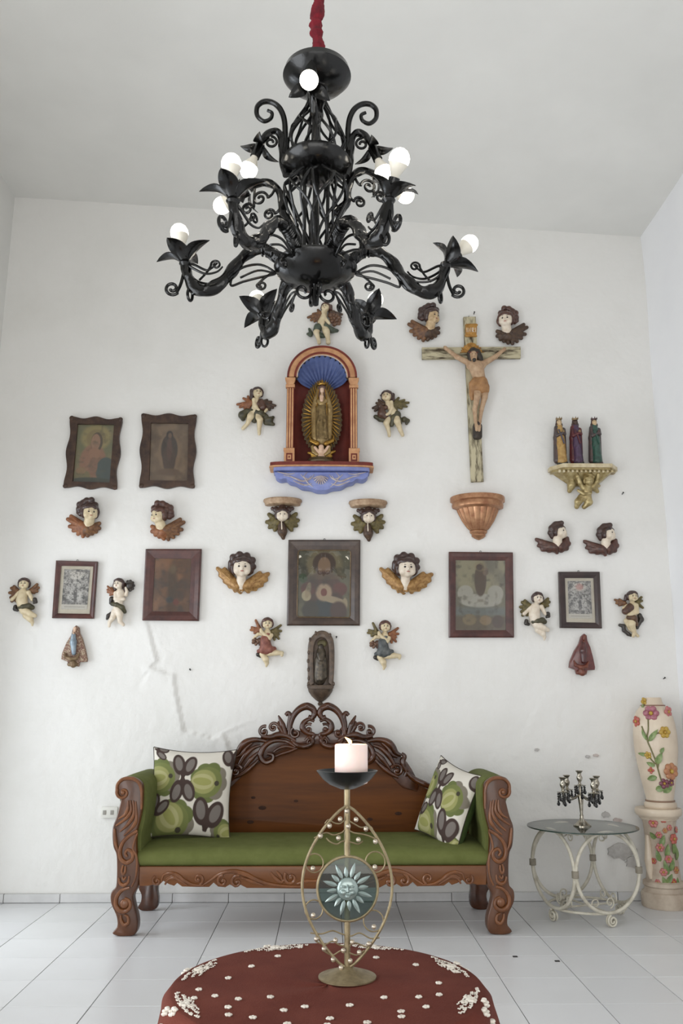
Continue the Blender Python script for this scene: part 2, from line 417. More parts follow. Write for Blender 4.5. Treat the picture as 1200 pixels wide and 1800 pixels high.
edge = np.clip((RX-GX)/0.25, 0, 1)
H = np.clip(H, 0, 0.014)
nx, nz = GX.shape
verts = np.stack([GX, WY+0.012-H, GZ], -1).reshape(-1, 3); I = np.arange(nx*nz).reshape(nx, nz)
faces = np.stack([I[:-1, :-1], I[1:, :-1], I[1:, 1:], I[:-1, 1:]], -1).reshape(-1, 4)
struct(mesh_obj('wall_back', verts, faces, M_WALL), 'white limewashed wall with uneven cracked plaster and religious ornaments')

# side walls (thick, slightly wandering), rear wall, sloping ceiling
mb = MB(); ys = np.linspace(BY, WY+.1, 60); zs = np.linspace(0, 5.3, 50)
YY, ZZ = np.meshgrid(ys, zs, indexing='ij')
kx = 0.05*(fbm(YY, ZZ, 77, .9, 3)-0.45); v = np.stack([RX+kx, YY, ZZ], -1).reshape(-1, 3); I = np.arange(v.shape[0]).reshape(60, 50)
mb.add(v, np.stack([I[:-1, :-1], I[1:, :-1], I[1:, 1:], I[:-1, 1:]], -1).reshape(-1, 4).tolist()); mb.box((RX+.05, BY, 0), (RX+.3, WY+.1, 5.3))
M_RWALL = mat('brightened_wall_white', (243, 243, 244), (238, 238, 240), rough=.85, scale=1.2, bump=.15, bscale=14, spec=.2)  # whiter than the other walls, standing in for daylight landing on it
struct(mb.build('wall_right', M_RWALL), 'bright white plaster side wall on the right')
mb = MB(); mb.box((LX-.25, BY, 0), (LX, FILL_Y0, 5.3)).box((LX-.25, FILL_Y1, 0), (LX, DOOR_Y0, 5.3)).box((LX-.25, FILL_Y0, FILL_Z1), (LX, FILL_Y1, 5.3)).box((LX-.25, DOOR_Y1, 0), (LX, WY+.1, 5.3)).box((LX-.25, DOOR_Y0, DOOR_Z1), (LX, DOOR_Y1, 5.3))
struct(mb.build('wall_left', M_CEIL, None, False), 'white plaster side wall on the left with a tall doorway and an added opening for fill light')
mb = MB(); mb.box((LX-.25, BY-.2, 0), (REAR_X0, BY, 5.3)).box((REAR_X1, BY-.2, 0), (RX+.3, BY, 5.3)).box((REAR_X0, BY-.2, REAR_Z1), (REAR_X1, BY, 5.3))
struct(mb.build('wall_front', M_CEIL, None, False), 'white plaster wall behind the viewer with a wide opening')
sl = (ZR-ZL)/(P(1127, 415, WY)[0]-LX); za, zb = ZL-sl*.3, ZL+sl*(RX+.3-LX)
v = [(LX-.3, BY-.3, za), (RX+.3, BY-.3, zb), (RX+.3, WY+.15, zb), (LX-.3, WY+.15, za)]; v += [(x, y, z+.2) for x, y, z in v]
mb = MB().add(v, [(0, 1, 2, 3), (7, 6, 5, 4), (0, 4, 5, 1), (1, 5, 6, 2), (2, 6, 7, 3), (3, 7, 4, 0)])
struct(mb.build('ceiling', M_CEIL, None, False), 'high sloping off-white plaster ceiling')
def ceil_z(x): return ZL+sl*(x-LX)
# skirting of single tiles
bb = struct(MB().box((LX, WY-.004, 0.0), (RX, WY+.02, 0.053)).build('baseboard_back', M_GROUT, None, False), 'low grey-white tile skirting along the back wall')
for i in range(i0, i1):
    xa = max(T0+i*TS, LX+.001); xb = min(T0+(i+1)*TS, RX-.03)
    if xb-xa < .03: continue
    MB().box((xa+.002, WY-.013, 0.002), (xb-.002, WY+.005, 0.055+random.uniform(-.002, .002)), .002).build('skirting_tile', M_SKIRT, bb, False)

# ------------------------------------------------------------------ marks and little fittings on the wall
M_DARK = mat('dark_iron', (38, 34, 32), rough=0.5)
M_PLATE = mat('outlet_plastic', (222, 220, 212), rough=0.4)
c = P(192, 1428, WY); t = thing('wall_outlet', 'small white wall outlet plate half hidden behind the sofa arm', 'outlet', c)
MB().box(c+V(-.055, -.008, -.035), c+V(.055, .004, .035), .003).build('plate', M_PLATE, t)
for dx in (-.03, .02):
    MB().box(c+V(dx-.011, -.0105, -.014), c+V(dx+.011, -.006, .014), .001).build('socket', mat('socket_grey', (150, 146, 138), rough=.5), t)
for px, py, lab in [(334, 1178, 'tiny dark nail in the wall left of the sofa crest, under the wide red-brown frame'),
                    (591, 1121, 'short dark nail to the right of the dark carved wall shrine'),
                    (1167, 1193, 'dark nail in the wall near the right corner, above the vase'),
                    (1094, 868, 'small dark nail right of the gold cherub console shelf'),
                    (289, 324, 'small dark nail high on the wall left of the chandelier'),
                    (833, 551, 'nail head above the top of the crucifix')]:
    a = P(px, py, WY)
    tag(MB().tube([a+V(0, .012, 0), a+V(.0005, -.012, .006)], .0035, 8).ell(a+V(.0005, -.013, .006), (.006, .002, .006), 8, 5).build('nail', M_DARK), lab, 'nail')
M_PEEL = mat('bare_grey_plaster', (196, 193, 189), (178, 174, 170), rough=.9, scale=30); M_PEEL2 = mat('bare_pinkish_plaster', (202, 190, 184), (186, 172, 166), rough=.9, scale=30)

wall_o = bpy.data.objects['wall_back']; rst = random.Random(8); ORG[wall_o] = np.zeros(3)
for px, py, rx, ry in [(1065, 1432, 8, 6), (1092, 1497, 26, 15), (1112, 1516, 14, 10), (1085, 1442, 9, 4), (1033, 1330, 5, 3.5), (1047, 1328, 5, 3), (943, 1318, 4, 3)]:
    pts = []
    for k in range(18):
        a = 2*PI*k/18; r_ = rst.uniform(.72, 1.12); q = P(px+rx*r_*math.cos(a), py+ry*r_*math.sin(a), WY); q[1] = WY-.0035; pts.append(q)
    MB().prism(pts, .012, .0008).build('plaster_flake', M_PEEL if rst.random() < .6 else M_PEEL2, wall_o)

# ================================================================== SOFA
M_WOOD = mat('varnished_dark_wood', (62, 33, 16), (98, 58, 31), rough=0.32, scale=9, lo=0.3, hi=0.72, stretch=(1, 1, .35), coat=0.25, bump=0.06, bscale=30, spec=.4)
M_CARV = mat('varnished_carving_wood', (96, 56, 29), (134, 84, 47), rough=0.28, scale=12, lo=0.3, hi=0.75, coat=0.35, spec=.4)
M_WOOD_L = mat('varnished_honey_wood', (92, 52, 22), (122, 74, 34), spec=.35, rough=0.38, scale=7, stretch=(.25, 1, 2.2), coat=0.12, lo=.3, hi=.75)
M_PANEL = mat('varnished_plank_wood', (72, 38, 11), (106, 60, 20), rough=0.45, scale=6, stretch=(.18, 1, 2.4), spec=.18, lo=.32, hi=.72, detail=7)
M_CREST = mat('dark_carved_wood', (50, 24, 10), (86, 45, 20), rough=0.24, scale=10, coat=0.35, spec=.4, lo=.35, hi=.75)
M_KNOT = mat('wood_knot', (46, 25, 12), (60, 33, 15), rough=.6, scale=40, spec=.2)
M_GREEN = mat('green_velvet', (92, 98, 50), (107, 112, 63), rough=0.85, scale=14, bump=0.15, bscale=420, lo=.3, hi=.8, spec=.25)
SY = float(PZ(560, 1645, 0)[1])                    # the front of the sofa
SBY = 5.80                                         # the face of its back
SCX = float((P(194, 1500, SY)[0]+P(905, 1500, SY)[0])/2)
sofa = thing('sofa', 'carved wooden sofa with green velvet seat and scrolled arched back', 'sofa', (SCX, (SY+SBY)/2, 0))
def mir(pts): return [V(2*SCX-p[0], p[1], p[2]) for p in pts]
po = [(100, 250), (105, 190), (135, 125), (180, 98), (260, 95), (330, 120), (375, 165), (382, 230), (375, 400), (350, 540), (320, 660), (315, 800), (325, 900), (345, 985),
      (345, 1090), (330, 1215), (300, 1270), (280, 1330), (295, 1420), (325, 1540), (325, 1650), (290, 1712), (210, 1727), (130, 1722), (70, 1692), (115, 1630), (120, 1570),
      (105, 1500), (60, 1400), (50, 1320), (65, 1260), (105, 1215), (115, 1100), (115, 950), (105, 870), (80, 810), (70, 700), (75, 600), (110, 510), (140, 400), (155, 325), (120, 295)]
def cp(x, y, d=0.0): q = P(185+x/5.8125, 1350+y/5.8125, SY); q[2] = max(q[2], 0); q[1] = SY-d; return q
outline = catmull([cp(*p) for p in po], 3, True)
zmin = min(p[2] for p in outline)
for p in outline: p[2] -= zmin
def relief(side):
    f = (lambda pts: pts) if side < 0 else mir
    mb = MB()
    def T(cr, r0, r1=None, rm=None, seg=8):
        pts = catmull([cp(x, y, 0.004) for x, y in cr], 6); n = len(pts); t = np.linspace(0, 1, n)
        r1 = r0 if r1 is None else r1
        rad = (r0+(r1-r0)*t) if rm is None else np.interp(t, [0, .5, 1], [r0, rm, r1])
        mb.tube(f(pts), rad, seg)
    def S(cx, cy, R, a0, a1, r0, r1):
        c = cp(cx, cy, 0.004); k = 1/5.8125/280
        mb.tube(f(spiral(c, R*k, R*k*.18, a0, a1)), np.linspace(r0, r1, 29), 8); mb.ell(f([c])[0], (R*k*.36, .012, R*k*.36), 12, 8)
    T([(370, 420), (372, 300), (370, 230), (350, 160), (300, 115), (230, 105), (170, 120), (125, 170), (118, 240)], .006, .008, .011)
    S(182, 250, 62, 2.6, 2.6+7, .010, .006)
    for a, b, c2 in [((235, 330), (230, 420), (135, 520)), ((255, 330), (262, 440), (110, 590)), ((285, 330), (292, 470), (150, 650)), ((310, 340), (318, 520), (190, 690))]:
        T([a, b, ((b[0]+c2[0])/2+15, (b[1]+c2[1])/2+10), c2], .005, .004, .012)
    T([(330, 640), (250, 690), (180, 760), (150, 850), (165, 930), (220, 965), (275, 930), (280, 870), (235, 835), (205, 870), (225, 905)], .009, .007, .013)
    T([(95, 620), (100, 700), (110, 780), (135, 850)], .006, .005, .010)
    T([(330, 660), (300, 740), (285, 830), (318, 900), (325, 1000), (310, 1120), (270, 1210)], .005, .005, .008)
    T([(185, 990), (170, 1050), (185, 1085), (205, 1050), (205, 1000)], .006, .006, .008)
    T([(140, 1120), (150, 1170), (190, 1195), (235, 1165), (245, 1100)], .006, .005, .011)
    T([(175, 1110), (190, 1140), (215, 1110)], .006, .006)
    T([(250, 1220), (170, 1250), (115, 1320), (110, 1400), (150, 1455), (210, 1460), (255, 1415), (245, 1355), (200, 1330)], .008, .007, .014)
    mb.ell(f([cp(195, 1385, .004)])[0], (.026, .014, .026), 14, 8)
    T([(160, 1500), (165, 1560), (195, 1600), (235, 1580), (230, 1520), (195, 1500)], .006, .005, .011)
    return mb
for s in (-1, 1):
    ol = outline if s < 0 else mir(outline)
    p_ = MB().prism(ol, 0.075, 0.008).build('front_post', M_WOOD, sofa, autosmooth=50)
    relief(s).build('post_carving', M_CARV, p_)
# padded arms following the top of the posts
ao = [(118, 300), (105, 240), (112, 180), (140, 125), (190, 95), (270, 88), (350, 115), (400, 170), (412, 240), (405, 400), (385, 560), (355, 700), (350, 860), (350, 900), (130, 900), (112, 700), (110, 560), (140, 400)]
for s in (-1, 1):
    ol = catmull([cp(*p) for p in ao], 4, True); ol = ol if s < 0 else mir(ol); mb = MB()
    rings = []
    for y, kk in ((SY+.045, .97), (SY+.06, 1.0), (SY+.3, 1.01), (SBY-.02, 1.0), (SBY, .97)):
        c = np.mean(ol, 0); q = (np.array(ol)-c)*kk+c; q[:, 1] = y; rings.append(q)
    n = len(ol); f = [tuple(range(n))] + [(i*n+k, i*n+(k+1) % n, (i+1)*n+(k+1) % n, (i+1)*n+k) for i in range(4) for k in range(n)] + [tuple(4*n+k for k in range(n))]
    mb.add(np.concatenate(rings), f).build('padded_arm', M_GREEN, sofa, autosmooth=60)
XI = SCX-(cp(330, 1000)[0]); XL, XR = SCX-XI, SCX+XI
# seat cushion with soft front
ztop = float(P(560, 1462, SBY)[2]); zr = float(P(400, 1521, SY)[2])
prof = [(SY+.035, zr-.01), (SY+.012, zr+.006), (SY+.006, zr+.03), (SY+.016, ztop-.035), (SY+.05, ztop-.012), (SY+.13, ztop), (SY+.4, ztop+.006), (SBY-.02, ztop), (SBY+.01, ztop-.02), (SBY+.01, zr-.01)]
pc = catmull([V(0, y, z) for y, z in prof], 4); mb = MB(); xs = np.linspace(XL-.015, XR+.015, 24); v = []; f = []
for x in xs:
    e = min(1, min(x-xs[0], xs[-1]-x)/.05); v += [(x, p[1], p[2] if p[2] < zr+.02 else zr+.02+(p[2]-zr-.02)*(0.8+.2*e)) for p in pc]
m_ = len(pc)
for i in range(len(xs)-1):
    for k in range(m_-1): f.append((i*m_+k, (i+1)*m_+k, (i+1)*m_+k+1, i*m_+k+1))
f.append(tuple(range(m_))); f.append(tuple((len(xs)-1)*m_+k for k in range(m_)))
mb.add(v, f).build('seat_cushion', M_GREEN, sofa, autosmooth=60)
MB().box((XL-.01, SY+.05, .30), (XR+.01, SBY+.01, zr-.008)).build('seat_frame', M_WOOD_L, sofa, False)
# carved front rail
def rp(x, y, d=0.0): q = P(180+x/3.158, 1220+y/3.158, SY); q[1] = SY+.012-d; return q
rb = [(200, 960), (200, 1068), (250, 1068), (275, 1062), (310, 1066), (335, 1040), (365, 1058), (395, 1068), (412, 1052), (440, 1072), (520, 1074), (590, 1074), (615, 1050), (640, 1072), (680, 1076), (705, 1060), (735, 1078), (765, 1062), (800, 1080), (900, 1080), (1000, 1082), (1185, 1084)]
lf = [rp(*p) for p in rb]; rail = lf+[p for p in mir(lf)[::-1]]
ro = MB().prism(rail, 0.045, 0.004).build('front_rail', M_WOOD_L, sofa, autosmooth=30)
for s in (-1, 1):
    f = (lambda q: q) if s < 0 else mir
    mb = MB()
    def T(cr, r0, r1, rm, seg=8):
        pts = catmull([rp(x, y, .002) for x, y in cr], 6); mb.tube(f(pts), np.interp(np.linspace(0, 1, len(pts)), [0, .5, 1], [r0, rm, r1]), seg)
    def S(cx, cy, R, a0, a1, r0=.008, r1=.005):
        k = 1/3.158/295; c = rp(cx, cy, .002); mb.tube(f(spiral(c, R*k, R*k*.2, a0, a1, 24)), np.linspace(r0, r1, 25), 8); mb.ell(f([c])[0], (R*k*.3, .009, R*k*.3))
    S(300, 1040, 24, 2.0, 8.5); T([(325, 1040), (340, 1005), (380, 995), (420, 1010), (450, 1035), (500, 1060), (560, 1064)], .004, .005, .012)
    T([(345, 1060), (365, 1030), (400, 1022), (432, 1040), (470, 1064)], .005, .004, .011); T([(350, 1030), (385, 1012), (420, 1030), (445, 1055)], .004, .003, .008)
    S(530, 1030, 28, -1.2, 6.0); T([(560, 1060), (600, 1035), (650, 1000), (720, 985), (790, 1000), (850, 1030), (920, 1055), (1010, 1068), (1100, 1070)], .005, .005, .014)
    S(665, 1040, 30, 1.5, 8.0, .010, .006); S(745, 1045, 34, 1.2, 7.5, .010, .006); T([(770, 1020), (830, 1042), (890, 1064)], .005, .004, .010)
    T([(930, 990), (955, 1020), (990, 1045), (1010, 1030)], .005, .005, .011); T([(965, 985), (985, 1010), (1000, 1040)], .004, .004, .010)
    S(1045, 1022, 36, 2.4, 9.0, .011, .006); T([(1080, 1055), (1130, 1040), (1185, 1042)], .006, .006, .010)
    mb.build('rail_carving', M_CARV, ro)
# rear legs
def bp(x, y): q = P(180+x/3.158, 1220+y/3.158, SBY-.03); return q
lg = [(205, 1030), (200, 1075), (215, 1110), (212, 1150), (195, 1180), (215, 1198), (260, 1200), (300, 1185), (310, 1140), (305, 1090), (300, 1030)]
lo_ = catmull([bp(*p) for p in lg], 3, True); zm = min(p[2] for p in lo_)
for p in lo_: p[2] -= zm
for s in (-1, 1): MB().prism(lo_ if s < 0 else mir(lo_), .05, .006).build('rear_leg', M_CREST, sofa)
# plank back
BPY = SBY+.015; CX = 557.0
def kp(x, y, d=0.0): q = P(x, y, BPY); q[1] = BPY-d; return q
KX = float(kp(CX, 1300)[0])
def kmir(pts): return [V(2*KX-p[0], p[1], p[2]) for p in pts]
arch = [(262, 1428), (300, 1412), (345, 1395), (392, 1372), (425, 1348), (465, 1322), (510, 1306), (557, 1301)]
ha = catmull([kp(*p) for p in arch], 4); zb_ = ztop-.05
back = ha+kmir(ha)[::-1][1:]; zs_ = np.linspace(zb_, max(p[2] for p in back), 5)
backp = back+[V(back[-1][0], BPY, zb_), V(back[0][0], BPY, zb_)]
bo = MB().prism(backp, .035, .003).build('back_panel', M_PANEL, sofa, autosmooth=30)
for x, y, a, b in [(461, 1420, 7, 3.5), (445, 1402, 4, 2.2), (520, 1408, 4, 2.2), (440, 1445, 6, 3), (650, 1440, 5, 2.6), (700, 1430, 6, 3)]:
    MB().ell(kp(x, y, 0.0), (a/262, .0005, b/262), 14, 6).build('knot', M_KNOT, bo)
# carved crest along the arch
mb = MB()
top = [(380, 1392), (378, 1376), (398, 1340), (425, 1318), (450, 1300), (478, 1290), (505, 1281), (530, 1285), (557, 1290)]
low_ = [(557, 1308), (520, 1311), (480, 1326), (440, 1352), (405, 1385)]
hl = catmull([kp(*p, .012) for p in top], 3); hb = catmull([kp(*p, .012) for p in low_], 3)
ring = hl+kmir(hl)[::-1][1:]+kmir(hb)[::-1]+hb[1:]
ring = hl+[q for q in kmir(hl)[::-1][1:]]+[q for q in kmir(hb[::-1])]+hb[1:]
mb.prism(ring, .03, .004)
crest = mb.build('crest', M_CREST, sofa, autosmooth=30)
def q2(x, y): return (380+x/3.158, 1220+y/3.158)
for s in (-1, 1):
    f = (lambda q: q) if s < 0 else kmir
    mb = MB()
    def T(cr, r0, r1, rm, d=.022, seg=9):
        pts = catmull([kp(*q2(x, y), d) for x, y in cr], 6); mb.tube(f(pts), 1.25*np.interp(np.linspace(0, 1, len(pts)), [0, .5, 1], [r0, rm, r1]), seg)
    def S(cx, cy, R, a0, a1, r0=.014, r1=.009, d=.024):
        k = 1/3.158/262; c = kp(*q2(cx, cy), d); mb.tube(f(spiral(c, R*k, R*k*.25, a0, a1, 26)), np.linspace(r0, r1, 27), 9); mb.ell(f([c])[0], (R*k*.42, .016, R*k*.42))
    # tall hook either side of the middle
    T([(405, 225), (412, 170), (430, 120), (460, 85), (500, 68), (535, 82), (545, 110), (530, 132), (510, 125)], .011, .012, .021)
    T([(545, 150), (515, 140), (485, 160), (480, 190), (505, 215), (540, 225), (535, 245)], .008, .009, .017)
    S(512, 195, 30, 1.0, 7.5, .010, .007)
    S(440, 215, 30, 2.0, 9.0, .012, .007); T([(415, 230), (425, 265), (465, 290), (510, 285), (535, 262), (515, 240), (495, 260)], .009, .009, .016)
    S(520, 268, 22, 0, 6.5, .009, .006)
    # leaves and buds outside the hook
    T([(345, 118), (360, 150), (375, 190), (385, 230)], .003, .012, .016); T([(400, 200), (405, 160), (412, 125), (400, 105), (385, 118)], .010, .010, .014)
    T([(345, 150), (350, 180), (370, 215)], .003, .010, .013)
    S(318, 185, 26, .5, 7, .011, .008); S(267, 208, 30, 1.2, 8, .012, .008)
    T([(250, 232), (300, 238), (350, 225), (400, 235), (440, 262)], .010, .010, .018)
    # long sweeping fronds
    T([(440, 292), (390, 262), (330, 258), (285, 275), (255, 310), (248, 350), (275, 378), (312, 365), (315, 338), (285, 330)], .008, .009, .017)
    T([(280, 262), (225, 252), (175, 262), (140, 290), (118, 325), (90, 340)], .009, .008, .019)
    T([(245, 285), (205, 300), (165, 335), (135, 380), (120, 410)], .007, .007, .014); T([(240, 320), (210, 345), (180, 380), (150, 420)], .007, .006, .014)
    T([(200, 270), (165, 300), (140, 335), (110, 350)], .006, .006, .012); T([(235, 365), (200, 400), (150, 440), (105, 462)], .007, .007, .014)
    T([(440, 300), (390, 290), (350, 300), (320, 320)], .006, .006, .011); T([(450, 300), (405, 318), (365, 330), (330, 345)], .006, .006, .010)
    S(112, 425, 34, 0.4, 7.4, .013, .008); T([(90, 330), (72, 345), (80, 370), (75, 400), (60, 430), (70, 455)], .009, .009, .016)
    T([(60, 430), (20, 470), (-40, 500), (-110, 530), (-200, 560)], .012, .008, .016, .02)
    mb.build('crest_scroll', M_CREST, crest)

# ------------------------------------------------------------------ printed cushions
M_PILLOW = paint_mat('printed_cotton', rough=0.85, bump=0.12); M_PIPE = mat('dark_piping', (52, 44, 34), rough=.8)
M_PBACK = mat('green_cotton', (60, 78, 34), (70, 88, 42), rough=0.9, scale=12)
def print_pattern(nu, nv, rots=0.0, offx=0.0, offy=0.0):
    C = Canvas(nu, nv, (214, 208, 196), 1.0)
    def heart(x, y, r, a):
        for sgn in (-1, 1):
            C.ell(x+r*.62*math.cos(a+sgn*.40), y+r*.62*math.sin(a+sgn*.40), r*.46, r*.28, (62, 46, 40), .06, a+sgn*.30); C.ell(x+r*.25*math.cos(a+sgn*.2), y+r*.25*math.sin(a+sgn*.2), r*.30, r*.10, (62, 46, 40), .08, a+sgn*.3)
        for sgn in (-1, 1):
            C.ell(x+r*.66*math.cos(a+sgn*.40), y+r*.66*math.sin(a+sgn*.40), r*.31, r*.16, (114, 106, 100), .10, a+sgn*.30)
    def bloom(x, y, r, a):
        c, s = math.cos(a), math.sin(a)
        for k in range(9):
            t = a+k*2*PI/9; C.ell(x+.62*r*math.cos(t), y+.62*r*math.sin(t), .42*r, .42*r, (122, 114, 100) if abs(((t-a+PI) % (2*PI))-PI) < 1.2 else (98, 106, 58), .06)
        C.ell(x-.05*r*c, y-.05*r*s, .8*r, .78*r, (110, 116, 64), .05, a); C.ell(x-.25*r*c, y-.25*r*s, .68*r, .62*r, (146, 146, 90), .05, a)
        C.ell(x-.3*r*c, y-.3*r*s, .6*r, .4*r, (168, 164, 116), .06, a); C.ell(x-.32*r*c, y-.32*r*s, .5*r, .2*r, (146, 146, 84), .08, a); C.ell(x+.48*r*c, y+.48*r*s, .13*r, .13*r, (62, 56, 42), .1)
    bloom(.71+offx, .62+offy, .235, -.1+rots); bloom(.12+offx, .66+offy, .22, .2+rots); bloom(.31+offx, .15+offy, .26, -.9+rots); bloom(.93+offx, .05+offy, .16, 3.6+rots)
    heart(.38+offx, .68+offy, .30, -1.5); heart(.38+offx, .66+offy, .28, 1.5); heart(.70+offx, .06+offy, .36, 1.4); heart(.04+offx, .22+offy, .24, 1.1); heart(.99+offx, .78+offy, .24, 1.7); heart(.02+offx, .98+offy, .16, -.3)
    return C.c
def pillow(label, c, u, v, th, off, tb=.07):
    c, u, v = V(*c), V(*u), V(*v); nrm_ = nrm(np.cross(u, v)); nrm_ = nrm_ if nrm_[1] < 0 else -nrm_
    t = thing('throw_pillow', label, 'pillow', c-v*.5, 'printed throw pillows on the sofa'); N = 170
    s, q = np.meshgrid(np.linspace(-1, 1, N), np.linspace(-1, 1, N), indexing='ij')
    pin = lambda a, b: a*(1-.10*(1-b*b))
    S_, Q_ = pin(s, q), pin(q, s); b = ((1-np.abs(s)**2.6)*(1-np.abs(q)**2.6))**.55
    b = b+.05*(fbm(s+3, q+5, 21, 2.2)-.45)*b
    I = np.arange(N*N).reshape(N, N); F = np.stack([I[:-1, :-1], I[1:, :-1], I[1:, 1:], I[:-1, 1:]], -1).reshape(-1, 4)
    base = c+S_[..., None]*u/2+Q_[..., None]*v/2
    fr = base+(b*th)[..., None]*nrm_; bk = base-(b*tb)[..., None]*nrm_
    mesh_obj('printed_front', fr.reshape(-1, 3), F, M_PILLOW, t, True, None, print_pattern(N, N, *off).reshape(-1, 3))
    mesh_obj('plain_back', bk.reshape(-1, 3), F[:, ::-1], M_PBACK, t, True, 'plain dark green back of the pillow')
    e = [base[i, 0] for i in range(N)]+[base[N-1, i] for i in range(1, N)]+[base[i, N-1] for i in range(N-2, -1, -1)]+[base[0, i] for i in range(N-2, 0, -1)]
    MB().tube(e[::2], .0035, 6, True).build('piping', M_PIPE, t)
    return t
pc_ = P(336, 1394, 5.56)
pillow('square throw pillow with green and brown print leaning on the left sofa arm, facing front', pc_, V(.52, .05, -.02), V(.02, .10, .53), .085, (0, 0, 0))
pc_ = P(787, 1412, 5.50)
pillow('square throw pillow with green and brown print turned sideways against the right sofa arm', pc_, V(.20, -.38, -.10), V(.19, .10, .44), .085, (.9, .05, -.03), .13)

# ================================================================== ROUND TABLE WITH CLOTH
TZ = 0.60; tf = PZ(566, 1659, TZ); TR = 0.365; TCX = float(PZ(575, 1720, TZ)[0]); TCY = float(tf[1])-TR
M_TABLE = mat('dark_table_wood', (70, 44, 28), (92, 60, 38), rough=.5, scale=8)
t = thing('round_table', 'small round pedestal table under the red embroidered cloth', 'table', (TCX, TCY, 0))
MB().lathe([(0, TZ-.03), (TR-.008, TZ-.03), (TR-.004, TZ-.02), (TR-.006, TZ-.004), (0, TZ-.004)], (TCX, TCY, 0), 48).build('table_top', M_TABLE, t)
MB().lathe([(0, .04), (.05, .045), (.035, .1), (.028, .2), (.045, .3), (.03, .42), (.05, .52), (.12, TZ-.03)], (TCX, TCY, 0), 20).build('pedestal', M_TABLE, t)
for k in range(3):
    a = k*2*PI/3+.5; d = V(math.cos(a), math.sin(a), 0); c0 = V(TCX, TCY, 0)
    MB().tube(catmull([c0+d*.03+V(0, 0, .12), c0+d*.15+V(0, 0, .10), c0+d*.26+V(0, 0, .03), c0+d*.30+V(0, 0, .018)], 5), np.linspace(.022, .017, 16), 8).build('leg', M_TABLE, t)
M_CLOTH = mat('rust_red_cloth', (88, 40, 30), (106, 54, 42), rough=.9, scale=5, bump=.2, bscale=260, lo=.35, hi=.75, spec=.2)
M_EMB = mat('white_embroidery', (226, 220, 208), (200, 190, 178), rough=.9, scale=60)
def cloth_pt(r, a):
    if r <= TR: return V(TCX+r*math.cos(a), TCY+r*math.sin(a), TZ+.001+.0012*math.sin(5*a+9*r))
    s = r-TR; w = min(1, s/.07); fold = math.sin(9*a+.6)+.6*math.sin(14*a+2.1)
    bend = min(s, .03); rr = TR+bend*.8+max(0, s-.03)*.16+.022*w*fold*min(1, s/.2)
    return V(TCX+rr*math.cos(a), TCY+rr*math.sin(a), TZ+.001-max(0, s-.008)*.97-.004*w)
rs = list(np.linspace(0.0, TR, 14))+[TR+.008, TR+.018, TR+.03, TR+.05, TR+.08, TR+.12, TR+.17, TR+.22, TR+.27, TR+.31]; NA = 160
v = [cloth_pt(max(r, 1e-4), 2*PI*k/NA) for r in rs for k in range(NA)]; f = []
for i in range(len(rs)-1):
    for k in range(NA): f.append((i*NA+k, i*NA+(k+1) % NA, (i+1)*NA+(k+1) % NA, (i+1)*NA+k))
cloth = thing('tablecloth', 'rust red tablecloth with white embroidered flowers draped over round table', 'tablecloth', (TCX, TCY, 0))
co = mesh_obj('cloth', v, f, M_CLOTH, cloth)
sol = co.modifiers.new('thickness', 'SOLIDIFY'); sol.thickness = .0015; sol.offset = 1
def blossom(mb, r, a, R=.0042, petals=4):
    c = cloth_pt(r, a); tx = nrm(cloth_pt(r, a+.01)-c); ty = nrm(cloth_pt(r+.004, a)-c); n_ = nrm(np.cross(ty, tx)); n_ = n_ if (n_[2] > 0 or r > TR) else -n_
    if r > TR and np.dot(n_, V(math.cos(a), math.sin(a), 0)) < 0 and n_[2] < .5: n_ = -n_
    for k in range(petals):
        b = 2*PI*k/petals+.3; mb.ell(c+n_*.002+(tx*math.cos(b)*1.2+ty*math.sin(b))*R, (R*.95, R*.95, R*.6), 6, 4)
    return mb
spots = [(478, 1666), (403, 1683), (313, 1702), (234, 1720), (735, 1687), (870, 1697), (950, 1731), (880, 1755), (820, 1779), (580, 1793), (423, 1777), (268, 1760)]
pos = []
for sx, sy in [(478, 128), (403, 160), (313, 196), (234, 233), (134, 274), (737, 166), (872, 188), (1006, 211), (950, 253), (882, 299), (822, 347), (580, 374), (423, 343), (268, 308), (118, 305), (235, 360)]:
    q = PZ(280+sx/1.935, 1600+sy/1.935, TZ); r = math.hypot(q[0]-TCX, q[1]-TCY); pos.append((min(r, TR-.012), math.atan2(q[1]-TCY, q[0]-TCX)))
for k in range(9): pos.append((.27, -PI*.9+k*PI*.8/8)); pos.append((.16, -PI*.9+k*PI*.8/8)) if k % 2 else None
for r_, a_ in pos: blossom(MB(), r_, a_, .0044, 5).build('embroidered_flower', M_EMB, cloth)
rnd = random.Random(4)
for k in range(8):                                  # border sprays: a big flower with rows of knots
    a_ = k*2*PI/8+.42
    mb = MB()
    for (dr, da, R, n_) in [(TR-.018, 0, .007, 6), (TR-.03, .05, .005, 4), (TR-.03, -.05, .005, 4), (TR+.012, .04, .007, 5), (TR+.02, -.05, .007, 5), (TR+.05, 0, .009, 6), (TR+.06, .09, .007, 5), (TR+.06, -.09, .007, 5), (TR+.11, .03, .009, 6), (TR+.15, -.04, .009, 6)]:
        blossom(mb, dr, a_+da, R, n_)
    for q in range(17):
        u_ = q/16*2-1+rnd.uniform(-.03, .03); blossom(mb, TR-.012+rnd.uniform(-.004, .004), a_+u_*.25, .0027, 3)
        if abs(u_) < .75: blossom(mb, TR-.025+rnd.uniform(-.003, .003), a_+u_*.25, .0025, 3); blossom(mb, TR+.075, a_+u_*.3, .003, 3)
        if abs(u_) < .5: blossom(mb, TR-.038+rnd.uniform(-.003, .003), a_+u_*.25, .0023, 2); blossom(mb, TR+.13, a_+u_*.3, .0034, 3)
    mb.build('embroidered_spray', M_EMB, cloth)

